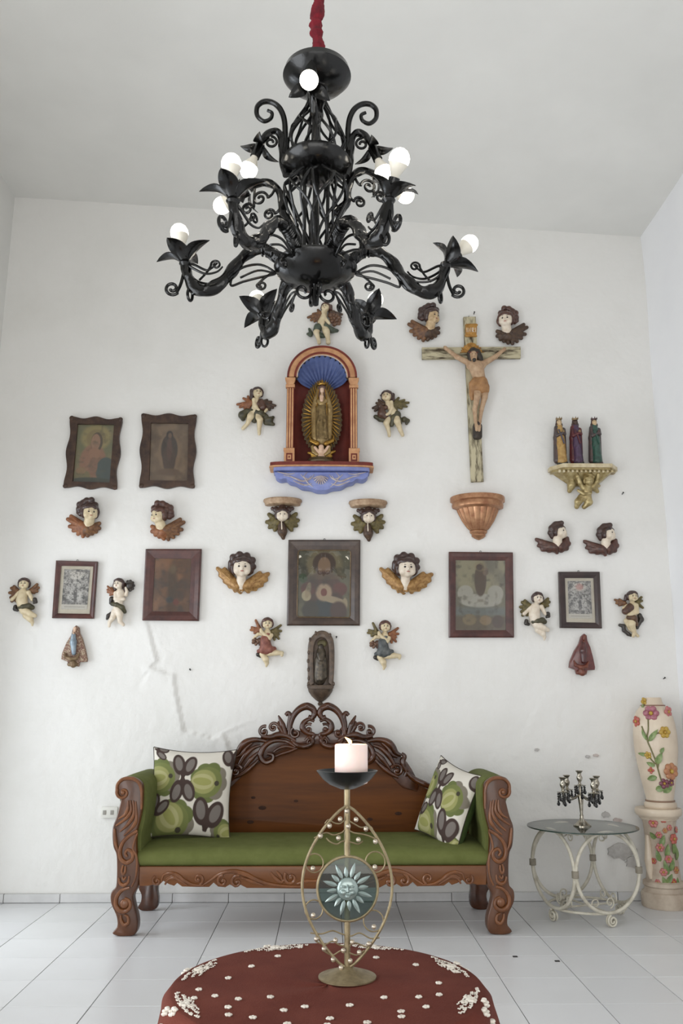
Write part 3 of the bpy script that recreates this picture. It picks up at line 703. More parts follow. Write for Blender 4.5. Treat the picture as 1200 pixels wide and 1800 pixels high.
# ================================================================== CANDLE STAND AND CANDLE
CY_ = float(PZ(610, 1717, TZ+.004)[1]); CXX = float(PZ(610, 1717, TZ)[0])
M_BRASS = mat('aged_brass_paint', (150, 136, 106), (122, 108, 82), rough=.42, metal=.6, scale=40, rvar=.1)
M_PAN = mat('dark_green_black_enamel', (12, 16, 16), (20, 24, 24), rough=.3, spec=.4, scale=20)
M_BEAD = mat('pearl_glass_bead', (190, 178, 158), (160, 146, 128), rough=.14, metal=.55, scale=30, coat=1.0)
M_GLASSY = mat('grey_green_cast_glass', (132, 152, 146), (110, 130, 126), rough=.14, scale=20, coat=.8)
M_GLASSY = glass_mat('grey_green_glass', (178, 194, 188), 1.5)
M_SUN = mat('frosted_silver_glass', (150, 164, 160), (120, 136, 132), rough=.22, metal=.35, scale=30, coat=.6)
zt = TZ+.003
def sp(x, y, d=0.0): q = P(480+x/3.75, 1270+y/3.75, CY_); q[1] = CY_-d; return q
stand = thing('candle_stand', 'brass wire candle stand with glass sun disc and pearl beads on red cloth', 'candle holder', (CXX, CY_, zt))
zpan = float(sp(505, 440)[2]); ztip = float(sp(505, 545)[2])
MB().lathe([(0, zt), (.071, zt), (.071, zt+.003), (.05, zt+.010), (.02, zt+.02), (.010, zt+.026), (0, zt+.026)], (CXX, CY_, 0), 40).build('base', M_BRASS, stand)
MB().lathe([(0, zt+.02), (.0075, zt+.02), (.0075, zpan), (0, zpan)], (CXX, CY_, 0), 12).build('stem', M_BRASS, stand)
PR = float((sp(708, 320)[0]-sp(303, 320)[0])/2)
MB().lathe([(0, zpan), (.018, zpan+.001), (.045, zpan+.012), (PR*.8, zpan+.026), (PR, zpan+.046), (PR-.003, zpan+.047), (PR*.78, zpan+.030), (.04, zpan+.017), (0, zpan+.014)], (CXX, CY_, 0), 48).build('dish', M_PAN, stand)
hw = float((sp(775, 1080)[0]-sp(183, 1080)[0])/2); zc_ = float(sp(480, 1075)[2]); zlo = zt+.020
al = []
for s in (-1, 1):
    pts = []
    for i in range(33):
        t_ = i/32; z = zlo+(ztip-zlo)*t_; pts.append(V(CXX+s*hw*math.sin(PI*t_)**.78, CY_-.004, z))
    MB().tube(pts, .0036, 8).build('oval_hoop', M_BRASS, stand)
def wave(pts, r=.0018): MB().tube(catmull([sp(x, y, .004) for x, y in pts], 6), r, 6).build('wavy_wire', M_BRASS, stand)
wave([(340, 665), (365, 640), (400, 660), (440, 665), (480, 640), (530, 665), (580, 690), (630, 680), (655, 700)])
wave([(270, 760), (310, 740), (350, 725), (400, 740), (450, 725), (480, 705), (530, 725), (590, 735), (640, 750), (700, 780)])
wave([(350, 760), (375, 785), (420, 800), (460, 780), (520, 790), (560, 800), (590, 780)])
wave([(245, 1385), (320, 1390), (390, 1370), (450, 1390), (510, 1405), (570, 1385), (640, 1420), (700, 1415)])
wave([(280, 1440), (340, 1460), (390, 1440), (440, 1465), (490, 1470), (540, 1450), (610, 1475), (650, 1470)])
wave([(330, 1500), (390, 1530), (450, 1500), (500, 1515), (550, 1530), (600, 1500)])
for x, y in [(484, 580), (441, 633), (545, 636), (371, 677), (494, 680), (610, 697), (312, 743), (430, 757), (560, 768), (672, 780), (262, 957), (668, 948), (264, 1264), (662, 1340),
             (285, 1420), (410, 1428), (520, 1440), (630, 1452), (335, 1485), (462, 1495), (395, 1555), (507, 1563), (566, 1508), (447, 1608)]:
    MB().ell(sp(x, y, .010), .0062, 14, 10).build('bead', M_BEAD, stand)
for x, y, r in [(272, 925, 54), (672, 918, 60), (268, 1230, 54), (660, 1305, 60)]:
    k = 1/3.75/650; MB().tube(spiral(sp(x, y, .004), r*k, r*k, 0, 2*PI*(1-1/32), 31), .0018, 6, True).build('small_ring', M_BRASS, stand)
dc = sp(490, 1092, .004); DR = float((sp(688, 1092)[0]-sp(295, 1092)[0])/2)
MB().tube(spiral(dc, DR, DR, 0, 2*PI*(1-1/56), 55), .0042, 8, True).build('disc_rim', M_BRASS, stand)
disc = MB().lathe([(0, -.004), (DR-.002, -.004), (DR-.002, .004), (0, .004)], dc, 56, axis='y').build('glass_disc', M_GLASSY, stand)
mb = MB()
for k in range(16):
    a = k*2*PI/16+.1; d = V(math.cos(a), 0, math.sin(a)); L = DR*(.86 if k % 2 else .7)
    mb.leaf(dc+d*DR*.36+V(0, -.007, 0), dc+d*L+V(0, -.005, 0), V(0, -1, 0), .0052, .004, .10, 7, -.5)
mb.build('sun_rays', M_SUN, disc)
fc = dc+V(0, -.004, 0); R_ = DR*.36
pr = [ell(fc, (R_, .010, R_)), ell(fc+V(0, -.010, .05*R_), (.12*R_, .008, .34*R_)), ell(fc+V(0, -.011, -.12*R_), (.17*R_, .007, .12*R_)),
      ell(fc+V(-.4*R_, -.008, -.25*R_), (.28*R_, .006, .25*R_)), ell(fc+V(.4*R_, -.008, -.25*R_), (.28*R_, .006, .25*R_)),
      ell(fc+V(-.36*R_, -.009, .24*R_), (.25*R_, .004, .07*R_)), ell(fc+V(.36*R_, -.009, .24*R_), (.25*R_, .004, .07*R_)),
      ell(fc+V(0, -.010, -.48*R_), (.26*R_, .005, .07*R_)), ell(fc+V(0, -.009, -.62*R_), (.22*R_, .005, .07*R_))]
sculpt_obj('sun_face', pr, M_SUN, disc, .0011, .0015)
M_WAX = mat('pale_pink_wax', (232, 208, 200), (238, 216, 208), rough=.5, scale=6, sss=.35)
M_FLAME = mat('flame', (255, 190, 90), emis=(1.0, .62, .22), estr=7)
zk = zpan+.015; ck = sp(514, 250); CR = float((sp(626, 250)[0]-sp(409, 250)[0])/2); ztop_c = float(sp(514, 143)[2]); cx_ = float(ck[0])
candle = thing('pillar_candle', 'short pale pink pillar candle burning in the dark dish of the brass stand', 'candle', (cx_, CY_, zk))
MB().lathe([(0, zk), (CR-.002, zk), (CR, zk+.003), (CR, ztop_c-.003), (CR-.002, ztop_c), (CR-.008, ztop_c-.001), (CR*.5, ztop_c-.007), (0, ztop_c-.008)], (cx_, CY_, 0), 48).build('wax', M_WAX, candle)
MB().tube([V(cx_, CY_, ztop_c-.009), V(cx_-.001, CY_, ztop_c), V(cx_-.003, CY_, ztop_c+.005)], .0012, 6).build('wick', M_DARK, candle)
MB().tube(catmull([V(cx_-.001, CY_, ztop_c+.001), V(cx_-.003, CY_, ztop_c+.006), V(cx_-.009, CY_, ztop_c+.012), V(cx_-.016, CY_, ztop_c+.017)], 6), np.interp(np.linspace(0, 1, 19), [0, .35, 1], [.0015, .0052, .0003]), 10).build('flame', M_FLAME, candle)
lp = bpy.data.lights.new('candle_glow', 'POINT'); lp.energy = .5; lp.color = (1, .62, .3); lp.shadow_soft_size = .01
lo = bpy.data.objects.new('candle_glow', lp); COL.objects.link(lo); lo.parent = candle; lo.location = (-.006, 0, ztop_c+.020-zk)

# ================================================================== GLASS SIDE TABLE
GZ_, GR_, GCY = .52, .335, 5.55; GCX = float(P(1023, 1455, GCY)[0])
M_IRON = mat('cream_painted_iron', (206, 200, 184), (168, 160, 142), rough=.55, scale=18, lo=.45, hi=.75)
M_IRON2 = mat('worn_iron_clasp', (128, 120, 106), (150, 142, 126), rough=.6, scale=30)
M_GL = glass_mat('table_glass', (250, 252, 250)); M_GLE = mat('glass_edge_green', (44, 62, 54), rough=.15)
st = thing('side_table', 'round glass-topped side table on cream iron rings beside the sofa', 'table', (GCX, GCY, 0))
gt = MB().lathe([(0, GZ_), (GR_-.003, GZ_), (GR_-.003, GZ_+.008), (0, GZ_+.008)], (GCX, GCY, 0), 72).build('glass_top', M_GL, st)
MB().lathe([(GR_-.003, GZ_), (GR_, GZ_+.001), (GR_, GZ_+.007), (GR_-.003, GZ_+.008), (GR_-.003, GZ_)], (GCX, GCY, 0), 72).build('glass_edge', M_GLE, gt)
HD = .322; RZ = .296; c0 = V(GCX, GCY, 0); th0 = -PI/2-.45
cor = [c0+HD*V(math.cos(th0+k*PI/2), math.sin(th0+k*PI/2), 0) for k in range(4)]
for k in range(4):
    a, b = cor[k], cor[(k+1) % 4]; mid = (a+b)/2; u = nrm(b-a); r = np.linalg.norm(b-a)/2
    MB().tube(spiral(mid+V(0, 0, RZ), r-.006, r-.006, 0, 2*PI*(1-1/48), 47, u), .0105, 10, True).build('iron_ring', M_IRON, st)
    MB().lathe([(.016, -.02), (.021, -.018), (.021, .018), (.016, .02)], cor[k]*.985+c0*.015+V(0, 0, RZ), 12).build('clasp', M_IRON2, st)
    d = nrm(mid-c0); base = c0+d*np.linalg.norm(mid-c0)
    sc = MB(); e = base+V(0, 0, .034)
    sc.tube(spiral(e, .033, .007, PI*.6, PI*.6+11, 40, u), .006, 8); sc.tube(spiral(e+d*.018, .033, .007, PI*.6, PI*.6+11, 40, u), .006, 8)
    sc.build('scroll_foot', M_IRON, st)
    for sg in (-1, 1):
        MB().tube(spiral(mid*.55+c0*.45+V(0, 0, .475)+u*sg*.045, .030, .008, PI/2, PI/2-sg*8, 26, u), .004, 6).build('scroll_ornament', M_IRON, st)
        MB().tube(spiral(mid*.7+c0*.3+V(0, 0, .115)+u*sg*.05, .032, .009, -PI/2, -PI/2+sg*8, 26, u), .0045, 6).build('scroll_ornament', M_IRON, st)
MB().tube(spiral(c0+V(0, 0, .072), .225, .225, 0, 2*PI*(1-1/56), 55, (1, 0, 0), (0, 1, 0)), .0075, 8, True).build('lower_hoop', M_IRON, st)
MB().tube(spiral(c0+V(0, 0, .512), .24, .24, 0, 2*PI*(1-1/56), 55, (1, 0, 0), (0, 1, 0)), .0075, 8, True).build('upper_hoop', M_IRON, st)
mb = MB()
for k in range(2):
    a = th0+k*PI/2+PI/4; d = V(math.cos(a), math.sin(a), 0); mb.tube([c0-d*.225+V(0, 0, .072), c0+d*.225+V(0, 0, .072)], .006, 8)
mb.build('cross_bar', M_IRON, st)

# ================================================================== CANDELABRUM
M_SILV = mat('tarnished_silver', (186, 180, 166), (140, 132, 118), rough=.22, metal=.95, scale=35, rvar=.08)
M_JET = mat('black_crystal_bead', (22, 22, 24), (48, 46, 46), rough=.08, scale=30, coat=.6)
KY = GCY-.01; kc = P(1023, 1452, KY); kz = GZ_+.008; KXX = float(kc[0]); cS = 1/278.0
cb = thing('candelabrum', 'small silver five-arm candelabrum with black bead drops on glass table', 'candelabrum', (KXX, KY, kz))
def cl(prof, c): return MB().lathe([(r*cS, z*cS) for r, z in prof], c, 20)
c0 = V(KXX, KY, kz)
cl([(0, 0), (15, 0), (15, 1.5), (11, 4), (8, 7), (4.5, 10), (3, 14), (3.2, 18)], c0).build('base', M_SILV, cb)
cl([(2.6, 16), (2.4, 20), (3.6, 34), (4.8, 46), (4.2, 50), (2.5, 54), (2.5, 66), (0, 66)], c0).build('stem', M_SILV, cb)
cup = [(0, -1), (8.5, 0), (9, 1), (5, 1.6), (2.2, 3), (2, 6), (3.2, 8), (4.4, 11.5), (4.2, 14), (2.8, 17), (3, 20), (5.6, 23.5), (5.2, 24), (2.6, 20.5), (0, 18)]
def arm_end(c, part):
    MB().lathe([(r*1.15*cS, z*1.05*cS) for r, z in cup], c, 18).build('candle_cup', M_SILV, part)
    for k in range(7):
        a = k*2*PI/7+.3; d = V(math.cos(a), math.sin(a), 0)*8.4*cS; m_ = MB(); z = -1.0; ln = 5 if k % 2 else 3
        for q in range(ln):
            rr = (1.8 if q < ln-1 else 3.0)*cS; m_.ell(c+d+V(0, 0, (z-1.6)*cS), (rr, rr, rr*1.15), 7, 5); z -= 4.0
        m_.build('bead_drop', M_JET, part)
arm_end(c0+V(0, 0, 66*cS), cb)
for k in range(4):
    a = .38+k*PI/2; d = V(math.cos(a), math.sin(a), 0); e = c0+d*36*cS+V(0, 0, 56*cS)
    pts = catmull([c0+V(0, 0, 56*cS), c0+d*8*cS+V(0, 0, 48*cS), c0+d*20*cS+V(0, 0, 44*cS), c0+d*32*cS+V(0, 0, 49*cS), e], 6)
    ar = MB().tube(pts, 1.5*cS, 8).build('arm', M_SILV, cb); arm_end(e, ar)

# ================================================================== FLOWERED VASE ON A PLASTER PEDESTAL
VY = 5.855; vx = float(P(1170, 1600, VY)[0])
M_CREAM = mat('cream_glazed_plaster', (222, 206, 184), (206, 188, 166), rough=.42, scale=5, coat=.2, bump=.06, bscale=25)
M_PLAST = mat('worn_plaster', (204, 190, 172), (176, 158, 140), rough=.7, scale=9, bump=.2, bscale=50)
M_LEAFG = mat('painted_leaf_green', (96, 122, 66), (134, 150, 92), rough=.45, scale=40, coat=.3)
M_STEM = mat('painted_stem_olive', (104, 98, 60), (120, 116, 74), rough=.5, scale=40)
M_FL = {n: mat('painted_flower_'+n, a, b, rough=.45, scale=60, coat=.3) for n, a, b in [('mauve', (140, 76, 92), (176, 112, 122)), ('red', (170, 72, 60), (190, 108, 92)), ('yellow', (190, 160, 62), (170, 130, 50)), ('orange', (184, 132, 92), (166, 106, 74)), ('plum', (104, 52, 68), (132, 76, 88)), ('rose', (176, 92, 92), (196, 128, 120))]}
zp = float(P(1165, 1424, VY-.13)[2]); vsc = 1/268.0
ped = thing('pedestal', 'cream plaster pedestal with painted rose relief in the right corner', 'pedestal', (vx, VY, 0))
zz = lambda py: float(P(1165, py, VY-.1)[2])
MB().lathe([(0, 0), (.142, 0), (.146, .01), (.146, .075), (.138, .09), (.124, .095), (.12, .12), (.13, .13), (.128, .15), (.108, .16)], (vx, VY, 0), 40).build('base', M_PLAST, ped)
MB().lathe([(.104, .15), (.100, .2), (.094, .3), (.092, .42), (.098, .5), (.11, .56), (.12, zp-.06)], (vx, VY, 0), 40, 12, .05).build('column', M_PLAST, ped)
MB().lathe([(0, zp-.07), (.112, zp-.07), (.128, zp-.05), (.138, zp-.045), (.146, zp-.035), (.148, zp-.01), (.142, zp), (0, zp)], (vx, VY, 0), 40).build('capital', M_CREAM, ped)
def flower(cx, cy, cz, n_, R, m, parent, core=None, petals=6, name='flower'):
    n_ = nrm(V(*n_)); s_ = nrm(np.cross(n_, V(0, 0, 1))); u_ = np.cross(s_, n_); c = V(cx, cy, cz); mb = MB(); Rm = np.stack([s_, u_, n_], 1)
    for k in range(petals):
        a = 2*PI*k/petals; mb.ell(c+(s_*math.cos(a)+u_*math.sin(a))*R*.58+n_*R*.1, (R*.42, R*.42, R*.24), 10, 7, Rm)
    o = mb.build(name, m, parent); 
    MB().ell(c+n_*R*.22, R*.26, 8, 6).build('flower_centre', core or M_FL['yellow'], o); return o
def on_ped(px, py):
    q = P(px, py, VY-.1); dx = q[0]-vx; a = max(-.097, min(.097, dx)); return V(vx+a, VY-math.sqrt(max(1e-6, .104**2-a*a)), q[2]), nrm(V(a, -math.sqrt(max(1e-6, .104**2-a*a)), 0))
for px, py, R, m in [(1150, 1447, .032, 'rose'), (1165, 1440, .024, 'red'), (1184, 1475, .034, 'red'), (1160, 1490, .028, 'rose'), (1166, 1533, .026, 'rose'), (1183, 1550, .022, 'red'), (1168, 1460, .018, 'orange'), (1158, 1468, .022, 'rose'), (1176, 1455, .02, 'rose'), (1152, 1515, .02, 'red'), (1174, 1510, .026, 'rose'), (1189, 1530, .024, 'orange'), (1158, 1552, .02, 'rose'), (1176, 1572, .024, 'red'), (1192, 1460, .022, 'rose')]:
    c, n_ = on_ped(px, py); flower(*c, n_, R, M_FL[m], ped)
mb = MB()
for px, py, dx, dz in [(1164, 1478, .015, .07), (1170, 1525, -.01, .09), (1184, 1490, .0, .08), (1162, 1570, .01, .07), (1190, 1555, .01, .08), (1158, 1505, -.01, .07), (1172, 1495, .01, .08), (1180, 1520, .015, .08), (1168, 1550, -.012, .06), (1176, 1545, .02, .06), (1190, 1500, .0, .09), (1150, 1470, -.02, .04), (1175, 1565, 0, .07), (1186, 1575, .0, .09)]:
    c, n_ = on_ped(px, py); MB().leaf(c-V(dx, 0, dz*.5), c+V(dx, 0, dz*.5), n_, .016, .004, .06).build('relief_leaf', M_LEAFG, ped)
c1 = [on_ped(1142+x, y) for x, y in ((0, 1470), (-2, 1500), (2, 1530), (8, 1548))]
MB().tube(catmull([c for c, _ in c1], 6), np.interp(np.linspace(0, 1, 19), [0, .5, 1], [.012, .03, .010]), 10).build('relief_scroll', M_CREAM, ped)
vase = thing('flowered_vase', 'tall cream vase with raised painted flowers standing on the plaster pedestal', 'vase', (vx+.018, VY, zp))
zv = lambda py: float(P(1160, py, VY-.07)[2]); vxx = vx+.018
vp = [(0, zp), (.098, zp), (.102, zp+.006), (.102, zp+.03), (.088, zp+.042), (.086, zp+.055)] + [(hwid*vsc, zv(py)) for py, hwid in [(1390, 26), (1370, 30), (1345, 34), (1320, 37), (1295, 37.5), (1275, 36), (1260, 33), (1250, 29), (1243, 23), (1240, 20), (1238, 19), (1234, 17), (1228, 16), (1226, 15.5)]]
zvt = vp[-1][1]; vp += [(13*vsc, zvt), (12*vsc, zvt-.03), (0, zvt-.04)]
body = MB().lathe(vp, (vxx, VY, 0), 48).build('body', M_CREAM, vase, autosmooth=50)
MB().tube(spiral(V(vxx, VY, zp+.045), .0885, .0885, 0, 2*PI*(1-1/48), 47, (1, 0, 0), (0, 1, 0)), .006, 8, True).build('foot_ring', mat('brown_glaze_ring', (140, 112, 92), rough=.4), body)
MB().tube(spiral(V(vxx, VY, zv(1240)), 20.5*vsc, 20.5*vsc, 0, 2*PI*(1-1/32), 31, (1, 0, 0), (0, 1, 0)), .0045, 8, True).build('neck_ring', mat('brown_neck_ring', (150, 116, 100), rough=.4), body)
vr_z = np.array([z for r, z in vp[5:-3]]); vr_r = np.array([r for r, z in vp[5:-3]])
def on_vase(px, py, lift=0.0):
    q = P(px, py, VY-.12); R = float(np.interp(q[2], vr_z, vr_r))+lift; a = max(-R*.97, min(R*.97, q[0]-vxx)); b = math.sqrt(R*R-a*a)
    return V(vxx+a, VY-b, q[2]), nrm(V(a, -b, 0))
vq = lambda x, y: (900+x/3.913, 1200+y/3.913)
for x, y, R, m, pt in [(962, 210, .042, 'mauve', 6), (885, 268, .03, 'red', 5), (1080, 200, .032, 'rose', 5), (1040, 340, .032, 'yellow', 6), (930, 130, .024, 'yellow', 5), (942, 500, .02, 'yellow', 5), (1090, 610, .045, 'orange', 7), (1050, 695, .028, 'plum', 5), (965, 605, .018, 'red', 4), (1100, 690, .02, 'plum', 5)]:
    c, n_ = on_vase(*vq(x, y)); flower(*c, n_, R*1.25, M_FL[m], body, None, pt)
for pts in ([(940, 250), (938, 320), (932, 390), (955, 460), (985, 540), (1010, 620), (1030, 680)], [(905, 300), (918, 350), (935, 400)], [(935, 400), (970, 360), (1010, 340)], [(985, 560), (960, 530), (945, 505)], [(1000, 590), (1010, 520), (1030, 460)]):
    MB().tube(catmull([on_vase(*vq(x, y), .003)[0] for x, y in pts], 5), .0045, 7).build('stem', M_STEM, body)
for (xa, ya), (xb, yb), w_ in [((940, 405), (995, 320), .016), ((935, 400), (905, 320), .012), ((990, 560), (1020, 480), .02), ((1010, 480), (1035, 445), .012), ((985, 575), (935, 550), .014), ((945, 500), (885, 490), .012), ((1000, 650), (950, 670), .018), ((930, 170), (900, 145), .012), ((1000, 740), (1060, 720), .02), ((1050, 760), (1110, 690), .022)]:
    (a, na), (b, nb) = on_vase(*vq(xa, ya), .002), on_vase(*vq(xb, yb), .004); MB().leaf(a, b, na+nb, w_, .004, .10).build('painted_leaf', M_LEAFG, body)
for x, y, lab in [(905, 1682, 'tiny dark floor scrap nearer the sofa, left one of two'), (979, 1690, 'tiny dark floor scrap farther from the sofa, right one of two')]:
    q = PZ(x, y, 0); tag(MB().box(q+V(-.012, -.008, 0), q+V(.012, .008, .004), .001).build('floor_scrap', M_DARK), lab, 'scrap', 'dark scraps on the floor')

# ================================================================== CHANDELIER
CHY = 2.70
M_BLK = mat('black_enamelled_iron', (5, 5, 5), (13, 12, 11), rough=.2, metal=0, scale=14, spec=.38, bump=.1, bscale=50)
M_RED = mat('red_velvet_sleeve', (122, 18, 34), (86, 10, 24), rough=.9, scale=30, bump=.4, bscale=60)
M_BULBW = mat('bulb_white_plastic', (228, 222, 208), rough=.4)
M_DOME = mat('lit_bulb_dome', (255, 250, 240), rough=.4, emis=(1.0, .93, .80), estr=9.0)
AX = float(P(555, 400, CHY)[0]); zpy = lambda py: float(P(555, py, CHY)[2])
ZLo, ZMi, ZTo = zpy(480), zpy(297), zpy(137)
ch = thing('chandelier', 'black wrought iron chandelier with scrolled arms and lit bulbs on a red sleeve', 'chandelier', (AX, CHY, ZLo))
A0 = V(AX, CHY, 0)
MB().lathe([(0, ZLo-.046), (.05, ZLo-.043), (.10, ZLo-.026), (.138, ZLo+.004), (.145, ZLo+.018), (.138, ZLo+.03), (.10, ZLo+.042), (.05, ZLo+.05), (0, ZLo+.052)], A0, 48).build('lower_bowl', M_BLK, ch)
MB().lathe([(0, ZMi-.034), (.05, ZMi-.031), (.095, ZMi-.014), (.122, ZMi+.008), (.126, ZMi+.02), (.118, ZMi+.032), (.07, ZMi+.042), (0, ZMi+.046)], A0, 48).build('middle_bowl', M_BLK, ch)
MB().lathe([(0, ZTo-.052), (.06, ZTo-.044), (.105, ZTo-.018), (.125, ZTo+.006), (.118, ZTo+.03), (.08, ZTo+.048), (.03, ZTo+.056), (.012, ZTo+.09), (0, ZTo+.12)], A0, 48).build('top_bowl', M_BLK, ch)
MB().lathe([(.012, ZLo+.04), (.012, ZTo)], A0, 12).build('centre_rod', M_BLK, ch)
MB().lathe([(.032, ZTo-.11), (.04, ZTo-.085), (.036, ZTo-.05), (.05, ZTo-.04)], A0, 20).build('neck', M_BLK, ch)
zt0 = ZTo+.05; zt1 = ceil_z(AX)-.002; n = int((zt1-zt0)/.008); rs_ = random.Random(3)
pts = [A0+V(.006*math.sin(i*.21), .004*math.cos(i*.17), zt0+(zt1-zt0)*i/n) for i in range(n+1)]
MB().tube(pts, [.021+.004*math.sin(i*.9+math.sin(i*.31)*2)+rs_.uniform(-.002, .002) for i in range(n+1)], 14, lobes=5, lamp=.08, twist=30).build('cord_sleeve', M_RED, ch)
# wire cages
def cage(z0, z1, prof, n, tw, r):
    for k in range(n):
        a0 = 2*PI*k/n; pts = []
        for i in range(15):
            t = i/14; rr = float(np.interp(t, [p[0] for p in prof], [p[1] for p in prof])); a = a0+tw*t*(1 if k % 2 else -1)+.12*math.sin(9*t+k); pts.append(A0+V(rr*math.cos(a), rr*math.sin(a), z0+(z1-z0)*t))
        MB().tube(catmull(pts, 2), r, 6).build('cage_wire', M_BLK, ch)
cage(ZLo+.045, ZMi-.03, [(0, .045), (.2, .05), (.45, .075), (.7, .112), (.85, .115), (1, .07)], 20, 1.3, .0052)
cage(ZMi+.04, ZTo-.10, [(0, .085), (.25, .105), (.5, .09), (.75, .055), (1, .03)], 16, 1.2, .0052)
def socket_bulb(p, d, parent):
    d = nrm(V(*d)); s_ = nrm(np.cross(d, V(0, 1, .3))); u_ = np.cross(s_, d); Rm = np.stack([s_, u_, d], 1)
    def lat(prof, seg): 
        m_ = MB().lathe(prof, (0, 0, 0), seg); m_.v = [v_ @ Rm.T+p for v_ in m_.v]; return m_
    lat([(.016, 0), (.018, .004), (.017, .05), (.0175, .056), (0, .056)], 14).build('socket', M_BLK, parent)
    b = lat([(.012, .054), (.013, .062), (.019, .075), (.027, .092), (.0295, .098)], 20).build('bulb', M_BULBW, ch)
    lat([(.0295, .098), (.031, .108), (.030, .118), (.026, .128), (.018, .137), (.009, .1415), (0, .1425)], 20).build('dome', M_DOME, b)
def petals(p, d, parent, n, L, w, open_=.9, ph=0.0, front=None):
    d = nrm(V(*d)); s_ = nrm(np.cross(d, V(0, 1, .3))); u_ = np.cross(s_, d)
    for k in range(n):
        a = 2*PI*k/n+ph; rad = s_*math.cos(a)+u_*math.sin(a); tip = p+rad*L*math.sin(open_)+d*L*math.cos(open_)
        MB().leaf(p+rad*.012, tip, d*math.sin(open_)-rad*math.cos(open_), w, .003, .10, 9, .35, -.22).build('petal', M_BLK, parent)
def lower_arm(az, tilt, ph=0.0):
    d = V(math.cos(az), math.sin(az), 0); s = V(-math.sin(az), math.cos(az), 0)
    L = lambda r, z, t=0.0: A0+d*r+s*t+V(0, 0, ZLo+z)
    prof = [(.10, .03), (.13, .055), (.172, .085), (.22, .083), (.264, .044), (.30, -.011), (.338, -.05), (.377, -.07), (.416, -.058), (.44, -.015), (.451, .03)]
    pts = catmull([L(*p) for p in prof], 7); n = len(pts); rad = np.interp(np.linspace(0, 1, n), [0, .3, .75, 1], [.021, .019, .023, .016])
    ar = MB().tube(pts, rad, 12, lobes=2, lamp=.14, twist=70).build('lower_arm', M_BLK, ch)
    e = L(.451, .03); dd = nrm(d*math.sin(tilt)+V(0, 0, math.cos(tilt)))
    MB().lathe([(.013, -.012), (.022, 0), (.017, .012)], e, 14).build('collar', M_BLK, ar)
    petals(e+dd*.01, dd, ar, 4, .11, .030, 1.0, ph)
    socket_bulb(e+dd*.012, dd, ar)
    # curl outside, ring below, wisps inside, leaf outline at the root
    MB().tube(catmull([L(.452, .02), L(.462, -.04), L(.475, -.075)], 5)+spiral(L(.492, -.062), .026, .007, -PI*.75, -PI*.75+8.2, 26, d), .0058, 8).build('curl', M_BLK, ar)
    MB().tube(spiral(L(.43, -.085), .022, .022, 0, 2*PI*(1-1/20), 19, s*.5+d*.3), .0052, 8, True).build('pendant_ring', M_BLK, ar)
    for q, (za, zb, rr, tt) in enumerate([(.05, .02, .34, .012), (.03, -.005, .31, -.012), (.045, .04, .36, .0)]):
        MB().tube(catmull([L(.445, .03, tt*.3), L(.425, zb-.01, tt), L(.38, zb-.032, tt), L(rr, zb-.025, tt), L(rr-.02, zb-.005, tt)], 6), np.linspace(.0055, .003, 25), 7).build('wisp', M_BLK, ar)
    MB().tube(catmull([L(.40, -.03), L(.375, .0), L(.36, .03)], 5)+spiral(L(.345, .028), .018, .005, 0, 8, 22, d), .004, 7).build('curl', M_BLK, ar)
    lf = [L(.14, .0), L(.19, .03), L(.25, .02), L(.285, -.015), L(.29, -.05), L(.25, -.035), L(.20, -.02), L(.16, -.01)]
    MB().tube(catmull(lf, 5, True), .0045, 7, True).build('leaf_outline', M_BLK, ar)
    MB().tube(catmull([L(.15, 0), L(.2, .008), L(.26, -.02)], 5), .004, 7).build('leaf_vein', M_BLK, ar)
    MB().tube(catmull([L(.13, .01), L(.17, -.015), L(.20, -.045)], 5)+spiral(L(.185, -.048), .017, .005, 0, -8, 22, d), .0045, 7).build('curl', M_BLK, ar)
    for q in range(9): 
        t = q/8; c = pts[int(6+t*10)]; MB().tube(spiral(c, .021, .021, 0, 2*PI*(1-1/14), 13, s, V(0, 0, 1)), .0045, 6, True).build('coil', M_BLK, ar)
for az, tl, ph in [(180, 12, .3), (0, 45, .5), (237, 6, .2), (300, 30, .9), (63, 32, 0), (118, 32, .6)]: lower_arm(math.radians(az), math.radians(tl), ph)
# upper tier: gooseneck arms with hanging bulbs and tall scrolls
def X(px, py): q = P(px, py, CHY); return q[0]-AX, q[2]
def upper_arm(az, dz=0.0, scroll=True):
    d = V(math.cos(az), math.sin(az), 0); s = V(-math.sin(az), math.cos(az), 0)
    def L(px, py, t=0.0): r, z = X(px, py); return A0+d*abs(r)+s*t+V(0, 0, z+dz)
    ar = MB().tube(catmull([L(503, 308), L(498, 285), L(496, 262), L(495, 243), L(486, 231), L(474, 233), L(464, 243), L(458, 254)], 6), np.linspace(.015, .012, 43), 10, lobes=2, lamp=.12, twist=70).build('upper_arm', M_BLK, ch)
    if scroll:
        MB().tube(catmull([L(499, 300), L(500, 262), L(501, 232), L(499, 208), L(491, 190), L(478, 180), L(463, 179), L(452, 188), L(452, 203), L(463, 213), L(475, 209), L(478, 199), L(470, 194)], 6), np.interp(np.linspace(0, 1, 73), [0, .5, 1], [.011, .010, .006]), 9).build('tall_scroll', M_BLK, ar)
    e = L(458, 254); dd = nrm(L(440, 292)-e); petals(e, dd, ar, 3, .085, .02, 1.25, .5); socket_bulb(e, dd, ar)
    MB().tube(spiral(L(476, 250), .024, .007, PI*.5, PI*.5+8, 26, d), .005, 8).build('curl', M_BLK, ar)
for az, dz in ((180, 0), (2, 0), (90, .17)): upper_arm(math.radians(az), dz, dz == 0)
